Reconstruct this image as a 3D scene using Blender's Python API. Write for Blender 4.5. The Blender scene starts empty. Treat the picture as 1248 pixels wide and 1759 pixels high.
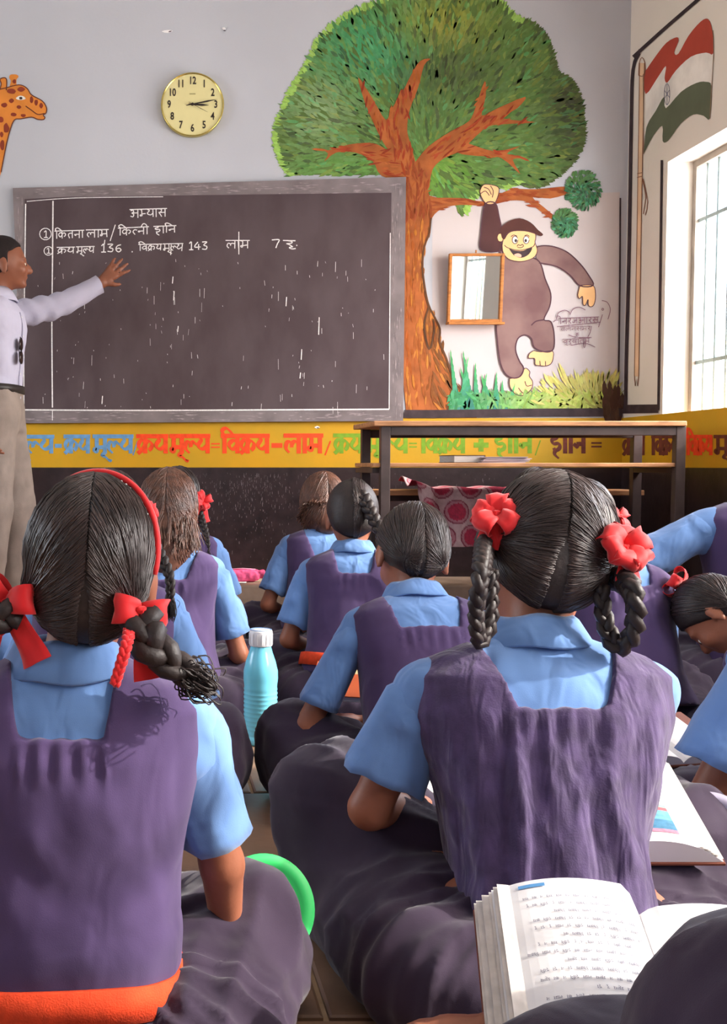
import bpy, bmesh, math, random
import numpy as np
from mathutils import Vector, Matrix
from mathutils.geometry import tessellate_polygon
R = math.radians
random.seed(7); rng = np.random.default_rng(7)
C = bpy.context.scene.collection
SC = bpy.context.scene

# ------------------------------------------------------------------ camera
FPX, PX, PY, HOR, CH = 1800.0, 250.0, 879.5, 800.0, 0.70
PITCH = math.atan((PY - HOR) / FPX)
cam_d = bpy.data.cameras.new('camera'); cam = bpy.data.objects.new('camera', cam_d); C.objects.link(cam)
cam_d.sensor_fit = 'HORIZONTAL'; cam_d.sensor_width = 36
cam_d.lens = FPX / 1248 * 36
cam_d.shift_x = (624 - PX) / 1248
cam_d.clip_start = 0.02
cam.location = (0, 0, CH); cam.rotation_euler = (math.pi / 2 - PITCH, 0, 0)
SC.camera = cam

# ------------------------------------------------------------------ light
SC.view_settings.view_transform = 'Standard'; SC.view_settings.look = 'None'
SC.view_settings.gamma = 1; SC.view_settings.use_curve_mapping = False
SC.view_settings.exposure = -0.02
world = bpy.data.worlds.new('world'); SC.world = world; world.use_nodes = True
wn = world.node_tree.nodes; wl = world.node_tree.links
bg = wn['Background']; sky = wn.new('ShaderNodeTexSky')
sky.sky_type = 'NISHITA'; sky.sun_disc = False; sky.sun_elevation = R(38); sky.sun_rotation = R(110)
sky.air_density = 1.0; sky.dust_density = 3.0; sky.ozone_density = 1.0
wl.new(sky.outputs[0], bg.inputs[0]); bg.inputs[1].default_value = 1.25
sun_d = bpy.data.lights.new('sun', 'SUN'); sun = bpy.data.objects.new('sun', sun_d); C.objects.link(sun)
sun_d.energy = 7.5; sun_d.angle = R(1.0); sun_d.color = (1, .94, .84)
SUNDIR = Vector((-1.0, 0.17, -0.62))
sun.rotation_euler = SUNDIR.to_track_quat('-Z', 'Y').to_euler(); sun.location = (6, 0, 6)
XW, YW, XL, YB, ZC = 2.27, 5.0, -3.0, -2.2, 3.25    # right wall, front wall, left wall, back wall, ceiling
WT = 0.18
WIN_R = [(3.30, 4.62, 0.865, 2.02), (0.30, 1.42, 0.865, 2.02), (2.00, 2.80, 0.865, 2.02), (-1.4, 0.1, 0.865, 2.02)]
FILL_WIN_L = [(-1.3, 0.2, 0.865, 2.1), (2.2, 3.8, 0.865, 2.1)]  # unseen openings, added to lighten the front and right walls
def area(name, loc, rot, sx, sy, e, col):
    d = bpy.data.lights.new(name, 'AREA'); d.shape = 'RECTANGLE'; d.size = sx; d.size_y = sy
    d.energy = e; d.color = col
    o = bpy.data.objects.new(name, d); o.location = loc; o.rotation_euler = rot; C.objects.link(o); return o
for (y0, y1, z0, z1), e in zip(WIN_R, (60, 58, 48, 22)):      # daylight entering each opening
    area('window_daylight', (XW + WT + .08, (y0 + y1) / 2, (z0 + z1) / 2), (0, R(90), 0), z1 - z0, y1 - y0, e, (.93, .96, 1))
for (y0, y1, z0, z1), e in zip(FILL_WIN_L, (6, 62)):  # fill lamps outside the added left openings
    area('window_daylight', (XL - WT - .08, (y0 + y1) / 2, (z0 + z1) / 2), (0, R(-90), 0), z1 - z0, y1 - y0, e, (.93, .96, 1))

# ------------------------------------------------------------------ pixel rays -> world points
Fv = np.array([0, math.cos(PITCH), -math.sin(PITCH)]); Uv = np.array([0, math.sin(PITCH), math.cos(PITCH)])
def ray(x, y): return Fv + Uv * (PY - y) / FPX + np.array([1, 0, 0]) * (x - PX) / FPX
def P(x, y, Y):
    d = ray(x, y); return np.array([0, 0, CH]) + d * (Y / d[1])
def FW(x, y, off=0.0): return tuple(P(x, y, YW - off))       # on the front wall
def RW(x, y, off=0.0):                                       # on the right wall
    d = ray(x, y); p = np.array([0, 0, CH]) + d * ((XW) / d[0]); return (XW - off, p[1], p[2])

# ------------------------------------------------------------------ materials
def lin(c): return tuple(((v / 255) / 12.92 if v <= 10 else ((v / 255 + .055) / 1.055) ** 2.4) for v in c)
MATS = {}
def mat(name, col, rough=.8, spec=.3, metal=0, var=.12, vscale=8, bump=0, bscale=200, kind='noise', coat=0, sheen=0,
        attr=None, stretch=None, trans=0, emit=None, col2=None, lo=.35, hi=.65, detail=4, wrk=0, wscale=(16, 16, 10)):
    if name in MATS: return MATS[name]
    m = bpy.data.materials.new(name); m.use_nodes = True; nt = m.node_tree; n = nt.nodes; l = nt.links
    b = n['Principled BSDF']; c = lin(col) if max(col) > 1.001 else tuple(col)
    b.inputs['Roughness'].default_value = rough; b.inputs['Metallic'].default_value = metal
    b.inputs['Specular IOR Level'].default_value = spec
    if coat: b.inputs['Coat Weight'].default_value = coat
    if sheen: b.inputs['Sheen Weight'].default_value = sheen
    if trans: b.inputs['Transmission Weight'].default_value = trans
    tc = n.new('ShaderNodeTexCoord'); src = tc.outputs['Object']
    if stretch:
        mp = n.new('ShaderNodeMapping'); mp.inputs['Scale'].default_value = stretch; l.new(src, mp.inputs[0]); src = mp.outputs[0]
    nz = n.new('ShaderNodeTexNoise'); nz.inputs['Scale'].default_value = vscale; nz.inputs['Detail'].default_value = detail; l.new(src, nz.inputs['Vector'])
    mx = n.new('ShaderNodeMix'); mx.data_type = 'RGBA'
    rp = n.new('ShaderNodeMapRange'); rp.inputs[1].default_value = lo; rp.inputs[2].default_value = hi; l.new(nz.outputs[0], rp.inputs[0]); l.new(rp.outputs[0], mx.inputs[0])
    if attr:
        at = n.new('ShaderNodeAttribute'); at.attribute_name = attr
        h1 = n.new('ShaderNodeHueSaturation'); h2 = n.new('ShaderNodeHueSaturation')
        h1.inputs['Value'].default_value = 1 - var; h2.inputs['Value'].default_value = 1 + var
        l.new(at.outputs['Color'], h1.inputs['Color']); l.new(at.outputs['Color'], h2.inputs['Color'])
        l.new(h1.outputs[0], mx.inputs[6]); l.new(h2.outputs[0], mx.inputs[7])
    else:
        c2 = (lin(col2) if max(col2) > 1.001 else tuple(col2)) if col2 else tuple(min(1, v * (1 + var)) for v in c)
        c1 = c if col2 else tuple(v * (1 - var) for v in c)
        mx.inputs[6].default_value = (*c1, 1); mx.inputs[7].default_value = (*c2, 1)
    l.new(mx.outputs[2], b.inputs['Base Color'])
    if bump:
        n2 = n.new('ShaderNodeTexNoise'); n2.inputs['Scale'].default_value = bscale; n2.inputs['Detail'].default_value = 3; l.new(src, n2.inputs['Vector'])
        bp = n.new('ShaderNodeBump'); bp.inputs['Strength'].default_value = bump; bp.inputs['Distance'].default_value = .002
        l.new(n2.outputs[0], bp.inputs['Height']); l.new(bp.outputs[0], b.inputs['Normal'])
    if wrk:
        m2 = n.new('ShaderNodeMapping'); m2.inputs['Scale'].default_value = wscale; l.new(tc.outputs['Object'], m2.inputs[0])
        n3 = n.new('ShaderNodeTexNoise'); n3.inputs['Scale'].default_value = 1; n3.inputs['Detail'].default_value = 2; n3.inputs['Distortion'].default_value = .6; n3.inputs['Roughness'].default_value = .45; l.new(m2.outputs[0], n3.inputs['Vector'])
        b3 = n.new('ShaderNodeBump'); b3.inputs['Strength'].default_value = wrk; b3.inputs['Distance'].default_value = .012; l.new(n3.outputs[0], b3.inputs['Height'])
        if bump: l.new(b3.outputs[0], bp.inputs['Normal'])
        else: l.new(b3.outputs[0], b.inputs['Normal'])
    if emit: b.inputs['Emission Color'].default_value = (*lin(emit), 1); b.inputs['Emission Strength'].default_value = 1
    MATS[name] = m; return m
def pc(*c, k=1.12):                       # paint colour, in sRGB, lifted a little from the photographed value
    return tuple(min(250, v * k) for v in c)

# ------------------------------------------------------------------ objects
def link(o, parent=None):
    C.objects.link(o)
    if parent is not None: o.parent = parent
    return o
def mesh_obj(name, V, F, m, parent=None, smooth=False, cols=None):
    me = bpy.data.meshes.new(name)
    V = np.asarray(V, dtype=np.float32)
    if isinstance(F, np.ndarray):
        k = F.shape[1]; me.vertices.add(len(V)); me.vertices.foreach_set('co', V.ravel())
        me.loops.add(F.size); me.loops.foreach_set('vertex_index', F.ravel().astype(np.int32))
        me.polygons.add(len(F)); me.polygons.foreach_set('loop_start', np.arange(0, F.size, k, dtype=np.int32))
        me.update(calc_edges=True); me.validate()
    else:
        me.from_pydata([tuple(map(float, v)) for v in V], [], [tuple(map(int, f)) for f in F])
    if smooth: me.polygons.foreach_set('use_smooth', [True] * len(me.polygons))
    if m is not None: me.materials.append(m)
    if cols is not None:
        a = me.color_attributes.new('paint', 'FLOAT_COLOR', 'POINT')
        a.data.foreach_set('color', np.c_[np.asarray(cols, dtype=np.float32), np.ones(len(V), np.float32)].ravel())
    o = bpy.data.objects.new(name, me); return link(o, parent)
def tag(o, label=None, cat=None, group=None, kind=None):
    if label: o['label'] = label
    if cat: o['category'] = cat
    if group: o['group'] = group
    if kind: o['kind'] = kind
    return o
def thing(name, label, cat, loc=(0, 0, 0), rot=(0, 0, 0), group=None):
    o = bpy.data.objects.new(name, None); o.empty_display_size = .1; o.location = loc; o.rotation_euler = rot
    return tag(link(o), label, cat, group)
class MB:
    """collects simple solids into one mesh"""
    def __init__(s): s.V = []; s.F = []
    def add(s, V, F):
        k = len(s.V); s.V += [tuple(map(float, v)) for v in V]; s.F += [tuple(i + k for i in f) for f in F]; return s
    def box(s, x0, y0, z0, x1, y1, z1, M=None, bev=0):
        c = [(x, y, z) for x in (x0, x1) for y in (y0, y1) for z in (z0, z1)]
        f = [(0, 1, 3, 2), (4, 6, 7, 5), (0, 4, 5, 1), (2, 3, 7, 6), (0, 2, 6, 4), (1, 5, 7, 3)]
        if M is not None: c = [tuple(M @ Vector(v)) for v in c]
        return s.add(c, f)
    def tube(s, pts, r, n=8, caps=True, flat=1.0, up=None):
        pts = np.asarray(pts, float); m = len(pts); rs = np.broadcast_to(np.asarray(r, float), (m,))
        V, F = loft_tube(pts, rs, n, flat, up)
        F = [tuple(f) for f in F]
        if caps: F += [tuple(range(n))[::-1], tuple(range((m - 1) * n, m * n))]
        return s.add(V, F)
    def build(s, name, m, parent=None, smooth=False, bevel=0, cols=None):
        o = mesh_obj(name, s.V, s.F, m, parent, smooth, cols)
        if bevel:
            b = o.modifiers.new('bevel', 'BEVEL'); b.width = bevel; b.segments = 2; b.limit_method = 'ANGLE'
        return o
def frames(pts, up=None):
    pts = np.asarray(pts, float); T = np.gradient(pts, axis=0); T /= np.linalg.norm(T, axis=1)[:, None] + 1e-12
    if up is None:
        a = np.array([0, 0, 1.]) if abs(T[0][2]) < .9 else np.array([0, 1., 0])
    else: a = np.asarray(up, float)
    N = []
    for t in T:
        a2 = a - t * a.dot(t); a2 /= np.linalg.norm(a2) + 1e-12; N.append(a2); a = a2
    N = np.array(N); B = np.cross(T, N); return T, N, B
def loft_tube(pts, rs, n, flat=1.0, up=None):
    T, N, B = frames(pts, up); a = np.linspace(0, 2 * math.pi, n, endpoint=False)
    V = pts[:, None, :] + rs[:, None, None] * (np.cos(a)[None, :, None] * N[:, None, :] * flat + np.sin(a)[None, :, None] * B[:, None, :])
    m = len(pts); i = np.arange(m - 1)[:, None]; j = np.arange(n)[None, :]; j2 = (j + 1) % n
    F = np.stack([i * n + j, i * n + j2, (i + 1) * n + j2, (i + 1) * n + j], -1).reshape(-1, 4)
    return V.reshape(-1, 3), F
def spline(pts, n=6):
    pts = np.asarray(pts, float); m = len(pts)
    if m < 3: return np.array([pts[0] + (pts[-1] - pts[0]) * t for t in np.linspace(0, 1, n + 1)])
    out = []
    for i in range(m - 1):
        p0 = pts[max(i - 1, 0)]; p1 = pts[i]; p2 = pts[i + 1]; p3 = pts[min(i + 2, m - 1)]
        for t in np.linspace(0, 1, n, endpoint=False):
            out.append(.5 * ((2 * p1) + (-p0 + p2) * t + (2 * p0 - 5 * p1 + 4 * p2 - p3) * t * t + (-p0 + 3 * p1 - 3 * p2 + p3) * t ** 3))
    out.append(pts[-1]); return np.array(out)
def lathe(mb, prof, n=24, c=(0, 0, 0), sx=1, sy=1, M=None):
    V = []; F = []
    for r, z in prof:
        for k in range(n):
            a = 2 * math.pi * k / n; v = (c[0] + r * math.cos(a) * sx, c[1] + r * math.sin(a) * sy, c[2] + z)
            V.append(tuple(M @ Vector(v)) if M is not None else v)
    for i in range(len(prof) - 1):
        for k in range(n): F.append((i * n + k, i * n + (k + 1) % n, (i + 1) * n + (k + 1) % n, (i + 1) * n + k))
    F.append(tuple(range(n))[::-1]); F.append(tuple(range((len(prof) - 1) * n, len(prof) * n)))
    return mb.add(V, F)

# value noise on points
_LAT = rng.random((32, 32, 32)).astype(np.float32)
def vnoise(p):
    p = np.asarray(p, np.float32); i = np.floor(p).astype(int); f = p - i; f = f * f * (3 - 2 * f); i &= 31; j = (i + 1) & 31
    x0, y0, z0 = i.T; x1, y1, z1 = j.T; fx, fy, fz = f.T
    a = _LAT[x0, y0, z0] * (1 - fx) + _LAT[x1, y0, z0] * fx; b = _LAT[x0, y1, z0] * (1 - fx) + _LAT[x1, y1, z0] * fx
    c = _LAT[x0, y0, z1] * (1 - fx) + _LAT[x1, y0, z1] * fx; d = _LAT[x0, y1, z1] * (1 - fx) + _LAT[x1, y1, z1] * fx
    return ((a * (1 - fy) + b * fy) * (1 - fz) + (c * (1 - fy) + d * fy) * fz) * 2 - 1
def fbm(p, o=3):
    s = 0; a = 1.
    for _ in range(o): s = s + a * vnoise(p); p = np.asarray(p) * 2.03 + 7.1; a *= .5
    return s

# ------------------------------------------------------------------ implicit surfaces
class Grid:
    def __init__(s, lo, hi, h):
        s.lo = np.array(lo, np.float32); s.h = h; s.n = np.ceil((np.array(hi) - s.lo) / h).astype(int) + 1
        s.ax = [s.lo[k] + h * np.arange(s.n[k], dtype=np.float32) for k in range(3)]
        s.D = np.full(s.n, .3, np.float32)
    def sub(s, lo, hi):
        i0 = np.clip(np.floor((np.array(lo) - s.lo) / s.h).astype(int), 0, s.n); i1 = np.clip(np.ceil((np.array(hi) - s.lo) / s.h).astype(int) + 1, 0, s.n)
        sl = tuple(slice(a, b) for a, b in zip(i0, i1)); X, Y, Z = np.meshgrid(*[s.ax[k][sl[k]] for k in range(3)], indexing='ij')
        return sl, X, Y, Z
    def union(s, sl, d, k):
        if d.size == 0: return
        a = s.D[sl]
        if k > 0:
            hh = np.clip(.5 + .5 * (a - d) / k, 0, 1); s.D[sl] = a * (1 - hh) + d * hh - k * hh * (1 - hh)
        else: s.D[sl] = np.minimum(a, d)
    def cap(s, a, b, ra, rb=None, k=.012):
        a = np.asarray(a, float); b = np.asarray(b, float); rb = ra if rb is None else rb; m = max(ra, rb) + 2.5 * k + .01
        sl, X, Y, Z = s.sub(np.minimum(a, b) - m, np.maximum(a, b) + m)
        ab = b - a; L = ab.dot(ab) + 1e-9
        t = np.clip(((X - a[0]) * ab[0] + (Y - a[1]) * ab[1] + (Z - a[2]) * ab[2]) / L, 0, 1)
        d = np.sqrt((X - a[0] - t * ab[0]) ** 2 + (Y - a[1] - t * ab[1]) ** 2 + (Z - a[2] - t * ab[2]) ** 2) - (ra + (rb - ra) * t)
        s.union(sl, d, k); return s
    def ell(s, c, r, M=None, k=.012, cut=None):
        """M: 4x4 frame; c, r in that frame. cut(x,y,z)->distance kept negative"""
        M = M or Matrix(); Mi = np.array(M.inverted()); cw = np.array(M @ Vector(c)); m = max(r) * 1.02 + 2.5 * k + .01
        sl, X, Y, Z = s.sub(cw - m, cw + m)
        x = Mi[0, 0] * X + Mi[0, 1] * Y + Mi[0, 2] * Z + Mi[0, 3]; y = Mi[1, 0] * X + Mi[1, 1] * Y + Mi[1, 2] * Z + Mi[1, 3]; z = Mi[2, 0] * X + Mi[2, 1] * Y + Mi[2, 2] * Z + Mi[2, 3]
        q = np.sqrt(((x - c[0]) / r[0]) ** 2 + ((y - c[1]) / r[1]) ** 2 + ((z - c[2]) / r[2]) ** 2); d = (q - 1) * min(r)
        if cut is not None: d = np.maximum(d, cut(x, y, z))
        s.union(sl, d, k); return s
    def field(s, lo, hi, f, k=.012):
        sl, X, Y, Z = s.sub(lo, hi); s.union(sl, f(X, Y, Z).astype(np.float32), k); return s
    def mesh(s):
        D = s.D; D[0] = D[-1] = .1; D[:, 0] = D[:, -1] = .1; D[:, :, 0] = D[:, :, -1] = .1
        sg = D < 0; nx, ny, nz = D.shape
        acc = np.zeros((nx - 1, ny - 1, nz - 1, 3), np.float32); cnt = np.zeros((nx - 1, ny - 1, nz - 1), np.float32)
        base = [(0, 0, 0), (1, 0, 0), (0, 1, 0), (0, 0, 1)]
        for ax in range(3):
            o = [b for b in range(3) if b != ax]
            for da in (0, 1):
                for db in (0, 1):
                    s0 = [None] * 3; s0[ax] = slice(0, D.shape[ax] - 1)
                    s0[o[0]] = slice(da, D.shape[o[0]] - 1 + da); s0[o[1]] = slice(db, D.shape[o[1]] - 1 + db)
                    s1 = list(s0); s1[ax] = slice(1, D.shape[ax]); a = D[tuple(s0)]; b = D[tuple(s1)]
                    idx = np.nonzero((a < 0) != (b < 0)); t = a[idx] / (a[idx] - b[idx])
                    off = np.zeros((len(t), 3), np.float32); off[:, ax] = t; off[:, o[0]] = da; off[:, o[1]] = db
                    acc[idx] += off; cnt[idx] += 1
        cells = np.nonzero(cnt > 0); vid = np.full(cnt.shape, -1, np.int64); vid[cells] = np.arange(len(cells[0]))
        V = (np.stack(cells, 1) + acc[cells] / cnt[cells][:, None]) * s.h + s.lo
        Fs = []
        for ax in range(3):
            o = [(ax + 1) % 3, (ax + 2) % 3]
            s0 = [slice(1, -1)] * 3; s0[ax] = slice(0, D.shape[ax] - 1); s1 = [slice(1, -1)] * 3; s1[ax] = slice(1, D.shape[ax])
            a = sg[tuple(s0)]; b = sg[tuple(s1)]; idx = np.nonzero(a != b); fl = a[idx]
            ii = [idx[0].copy(), idx[1].copy(), idx[2].copy()]
            for k in range(3):
                if k != ax: ii[k] = ii[k] + 1
            def cell(d0, d1):
                q = [ii[0], ii[1], ii[2]]; q = [v.copy() for v in q]; q[o[0]] -= d0; q[o[1]] -= d1
                return vid[tuple(q)]
            f = np.stack([cell(1, 1), cell(0, 1), cell(0, 0), cell(1, 0)], 1); f[~fl] = f[~fl][:, ::-1]
            Fs.append(f)
        return V, np.concatenate(Fs)
def vnormals(V, F):
    n = np.zeros_like(V); a = np.cross(V[F[:, 2]] - V[F[:, 0]], V[F[:, 3]] - V[F[:, 1]])
    for k in range(4): np.add.at(n, F[:, k], a)
    return n / (np.linalg.norm(n, axis=1)[:, None] + 1e-12)
def smooth_mesh(V, F, it=2, lam=.5):
    for _ in range(it):
        s = np.zeros_like(V); c = np.zeros(len(V))
        for a, b in ((0, 1), (1, 2), (2, 3), (3, 0)):
            np.add.at(s, F[:, a], V[F[:, b]]); np.add.at(s, F[:, b], V[F[:, a]]); np.add.at(c, F[:, a], 1); np.add.at(c, F[:, b], 1)
        V = V + lam * (s / np.maximum(c, 1)[:, None] - V)
    return V
# ================================================================== the room
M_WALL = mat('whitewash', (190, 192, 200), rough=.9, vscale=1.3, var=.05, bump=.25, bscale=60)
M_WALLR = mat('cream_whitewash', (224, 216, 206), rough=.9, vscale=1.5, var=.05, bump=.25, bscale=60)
M_DADO = mat('black_dado_paint', (44, 32, 34), rough=.33, spec=.5, var=.35, vscale=14, bump=.5, bscale=35)
M_YEL = mat('yellow_band_paint', (205, 152, 24), rough=.55, var=.16, vscale=5, bump=.2, bscale=70, col2=(188, 148, 30))
M_BLK = mat('black_line_paint', (60, 46, 50), rough=.7, var=.3, vscale=20)
def slab(mb, y0, y1, z0, z1, x0, x1, holes):
    """a wall running along y, with openings"""
    ys = y0
    for (a, b, c, d) in sorted(holes):
        mb.box(x0, ys, z0, x1, a, z1); mb.box(x0, a, z0, x1, b, min(c, z1)) if c > z0 else None
        if d < z1: mb.box(x0, a, d, x1, b, z1)
        ys = b
    mb.box(x0, ys, z0, x1, y1, z1)
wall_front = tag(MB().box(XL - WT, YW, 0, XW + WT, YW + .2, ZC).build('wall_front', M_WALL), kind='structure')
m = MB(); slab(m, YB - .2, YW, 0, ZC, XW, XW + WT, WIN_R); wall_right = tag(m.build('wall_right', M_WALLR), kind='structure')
m = MB(); slab(m, YB - .2, YW, 0, ZC, XL - WT, XL, FILL_WIN_L); wall_left = tag(m.build('wall_left', M_WALLR), kind='structure')
wall_back = tag(MB().box(XL, YB - .2, 0, XW, YB, ZC).build('wall_back', M_WALL), kind='structure')
ceiling = tag(MB().box(XL - WT, YB - .2, ZC, XW + WT, YW + .2, ZC + .15).build('ceiling', mat('bright_limewash', (242, 240, 236), rough=.95, var=.03)), kind='structure')
ground = tag(MB().box(-30, -30, -.4, 30, 30, -.06).build('ground_outside', mat('sunlit_dirt', (196, 176, 150), var=.15, vscale=2)), kind='structure')

# floor of worn stone slabs
floor = tag(MB().box(XL - WT, YB - .2, -.06, XW + WT, YW + .2, -.008).build('floor', mat('floor_joint', (176, 150, 122), var=.2, vscale=20)), kind='structure')
stone = [mat('floor_stone_%s' % n, c, rough=.42, spec=.45, var=.22, vscale=7, bump=.3, bscale=40, detail=7) for n, c in
         (('brown', (140, 110, 88)), ('tan', (156, 126, 102)), ('umber', (128, 100, 82)))]
yy = -1.0; row = 0; tmesh = {}
while yy < YW - .01:
    dy = .46; xx = XL + (.23 if row % 2 else 0)
    while xx < XW - .01:
        dx = .50; x1 = min(xx + dx, XW); y1 = min(yy + dy, YW)
        if x1 - xx > .03 and y1 - yy > .03 and xx > -1.75 or (yy > 2.6 and x1 - xx > .03):
            key = (round(x1 - xx, 3), round(y1 - yy, 3), random.randrange(3))
            if key not in tmesh:
                w, h, _ = key; b = .004
                mb = MB().add([(b, b, -.008), (w - b, b, -.008), (w - b, h - b, -.008), (b, h - b, -.008),
                               (b, b, -.002), (w - b, b, -.002), (w - b, h - b, -.002), (b, h - b, -.002),
                               (b + .004, b + .004, 0), (w - b - .004, b + .004, 0), (w - b - .004, h - b - .004, 0), (b + .004, h - b - .004, 0)],
                              [(0, 1, 5, 4), (1, 2, 6, 5), (2, 3, 7, 6), (3, 0, 4, 7), (4, 5, 9, 8), (5, 6, 10, 9), (6, 7, 11, 10), (7, 4, 8, 11), (8, 9, 10, 11)])
                o = mb.build('floor_slab', stone[key[2]], floor); tmesh[key] = o.data
            else:
                o = bpy.data.objects.new('floor_slab', tmesh[key]); link(o, floor)
            o.location = (xx, yy, 0)
        xx += dx
    yy += dy; row += 1

platform = tag(MB().box(-.22, 4.63, -.004, XW, YW, .17).build('platform', mat('cement_step', (164, 140, 122), rough=.6, var=.2, vscale=9, bump=.3, bscale=50), bevel=.008), kind='structure')
zy0 = FW(600, 803)[2]; zy1 = FW(900, 718)[2]; zb = FW(900, 704)[2]
def wallstrip(name, z0, z1, th, m, which):
    if which == 'front': return MB().box(XL, YW - th, z0, XW, YW + .001, z1).build(name, m, wall_front)
    if which == 'right': return MB().box(XW - th, YB, z0, XW + .001, YW, z1).build(name, m, wall_right)
    if which == 'left': return MB().box(XL - .001, YB, z0, XL + th, YW, z1).build(name, m, wall_left)
for w in ('front', 'right', 'left'):
    tag(wallstrip('dado', 0, zy0, .004, M_DADO, w), 'glossy black painted lower part of the wall')
    tag(wallstrip('yellow_band', zy0, zy1, .0032, M_YEL, w), 'yellow painted band above the black dado')
# ------------------------------------------------------------------ flat paint on walls
def poly(mb, pts, proj, off, cols=None):
    mb.add([proj(x, y, off) for x, y in pts], [tuple(range(len(pts)))])
def paint(name, polys, m, parent, proj=FW, off=.001, label=None, sm=3):
    V = []; F = []
    for k, pts in enumerate(polys):
        q = spline(list(pts) + [pts[0]], sm)[:-1] if sm else np.asarray(pts, float)
        b = len(V); V += [proj(x, y, off + k * .00003) for x, y in q]
        for t in tessellate_polygon([[Vector((x, -y, 0)) for x, y in q]]):
            a2 = np.cross(np.subtract(V[b + t[1]], V[b + t[0]]), np.subtract(V[b + t[2]], V[b + t[0]]))
            fl = (a2[1] > 0) if proj is not RW else (a2[0] > 0)
            F.append(tuple(b + i for i in (t[::-1] if fl else t)))
    o = mesh_obj(name, V, F, m, parent)
    if label: o['label'] = label
    return o
def ribbon(mb, pts, w, proj, off, taper=0, nib=None):
    pts = np.asarray(pts, float); T = np.gradient(pts, axis=0); T /= np.linalg.norm(T, axis=1)[:, None] + 1e-9
    N = np.c_[-T[:, 1], T[:, 0]]; n = len(pts); ww = np.full(n, w / 2.)
    if taper: ww = ww * (1 - taper * np.abs(np.linspace(-1, 1, n)) ** 2)
    if nib is not None:      # flat brush held at an angle
        ww = ww * (.45 + .55 * np.abs(T[:, 0] * math.sin(nib) - T[:, 1] * math.cos(nib)))
    V = [proj(*(p + nn * k), off) for p, nn, k in zip(pts, N, ww)] + [proj(*(p - nn * k), off) for p, nn, k in zip(pts, N, ww)]
    return mb.add(V, [(i, i + 1, n + i + 1, n + i) for i in range(n - 1)])
def lines(name, sl, w, m, parent, proj=FW, off=.002, sm=4, label=None, taper=0):
    mb = MB()
    for k, s_ in enumerate(sl): ribbon(mb, spline(s_, sm) if sm else s_, w, proj, off + (k % 9) * .00002, taper)
    o = mb.build(name, m, parent)
    if label: o['label'] = label
    return o

M_PAINT = mat('mural_brushwork', (255, 255, 255), rough=.85, attr='paint', var=.10, vscale=45)
def brush(name, items, parent, proj=FW, off=.002, label=None):
    """items: (x,y,angle,length,width,colour)"""
    V = []; F = []; K = []
    for i, (x, y, a, L, w, c) in enumerate(items):
        dx, dy = math.cos(a), math.sin(a); nx, ny = -dy, dx; k = len(V); o = off + (i % 40) * .00003
        for (t, s_) in ((-.5, 0), (-.25, .5), (.2, .5), (.5, 0), (.2, -.5), (-.25, -.5)):
            V.append(proj(x + dx * L * t + nx * w * s_, y + dy * L * t + ny * w * s_, o)); K.append(lin(c))
        F.append(tuple(range(k, k + 6)))
    o = mesh_obj(name, V, F, M_PAINT, parent, cols=K)
    if label: o['label'] = label
    return o
def inside(pt, pl):
    x, y = pt; c = False; j = len(pl) - 1
    for i in range(len(pl)):
        if (pl[i][1] > y) != (pl[j][1] > y) and x < (pl[j][0] - pl[i][0]) * (y - pl[i][1]) / (pl[j][1] - pl[i][1]) + pl[i][0]: c = not c
        j = i
    return c
def mixc(a, b, t): t = max(0, min(1, t)); return tuple(p * (1 - t) + q * t for p, q in zip(a, b))
def jit(c, s=12):
    d = random.uniform(-s, s); return tuple(max(0, min(250, v + d + random.uniform(-s, s) * .35)) for v in c)

# pinkish ground tone behind the ape
paint('pale_pink_wash', [[(742, 345), (1064, 330), (1064, 702), (742, 702)]], mat('pink_wash', (200, 190, 190), rough=.9, var=.03, vscale=3), wall_front, off=.0006, sm=0)

# canopy
canopy = [(500, 300), (484, 280), (472, 240), (478, 205), (495, 165), (512, 135), (532, 100), (545, 70), (575, 40), (610, 18), (650, 3), (690, -16), (760, -26),
          (825, -12), (860, 5), (885, 30), (915, 42), (940, 70), (955, 122), (978, 138), (993, 165), (1000, 205), (1000, 240), (990, 265), (975, 285), (955, 302),
          (930, 318), (905, 320), (890, 312), (870, 322), (850, 320), (825, 330), (806, 348), (800, 366), (786, 366), (780, 345), (740, 336), (700, 320), (690, 302), (600, 301)]
tree = paint('painted_tree_canopy', [canopy], mat('canopy_underpaint', pc(90, 115, 58, k=1.0), rough=.85, var=.2, vscale=10), wall_front, off=.0010, label='painted round green tree crown with visible brush strokes')
def canopy_col(x, y):
    base = (92, 124, 66)
    base = mixc(base, (70, 150, 100), math.exp(-((x - 650) / 110) ** 2 - ((y - 80) / 70) ** 2) * 1.1)
    base = mixc(base, (160, 155, 60), (math.exp(-((x - 760) / 80) ** 2 - ((y - 40) / 50) ** 2)) * .8)
    base = mixc(base, (132, 160, 112), math.exp(-((x - 545) / 60) ** 2 - ((y - 190) / 60) ** 2) * .9)
    base = mixc(base, (72, 78, 48), math.exp(-((x - 770) / 90) ** 2 - ((y - 120) / 50) ** 2) * .7)
    base = mixc(base, (66, 72, 50), math.exp(-((x - 980) / 45) ** 2 - ((y - 190) / 80) ** 2) * 1.0)
    base = mixc(base, (112, 158, 62), math.exp(-((x - 760) / 60) ** 2 - ((y - 300) / 40) ** 2) * .9)
    return mixc(base, (100, 150, 74), math.exp(-((x - 600) / 110) ** 2 - ((y - 290) / 25) ** 2) * .8)
it = []
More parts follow.
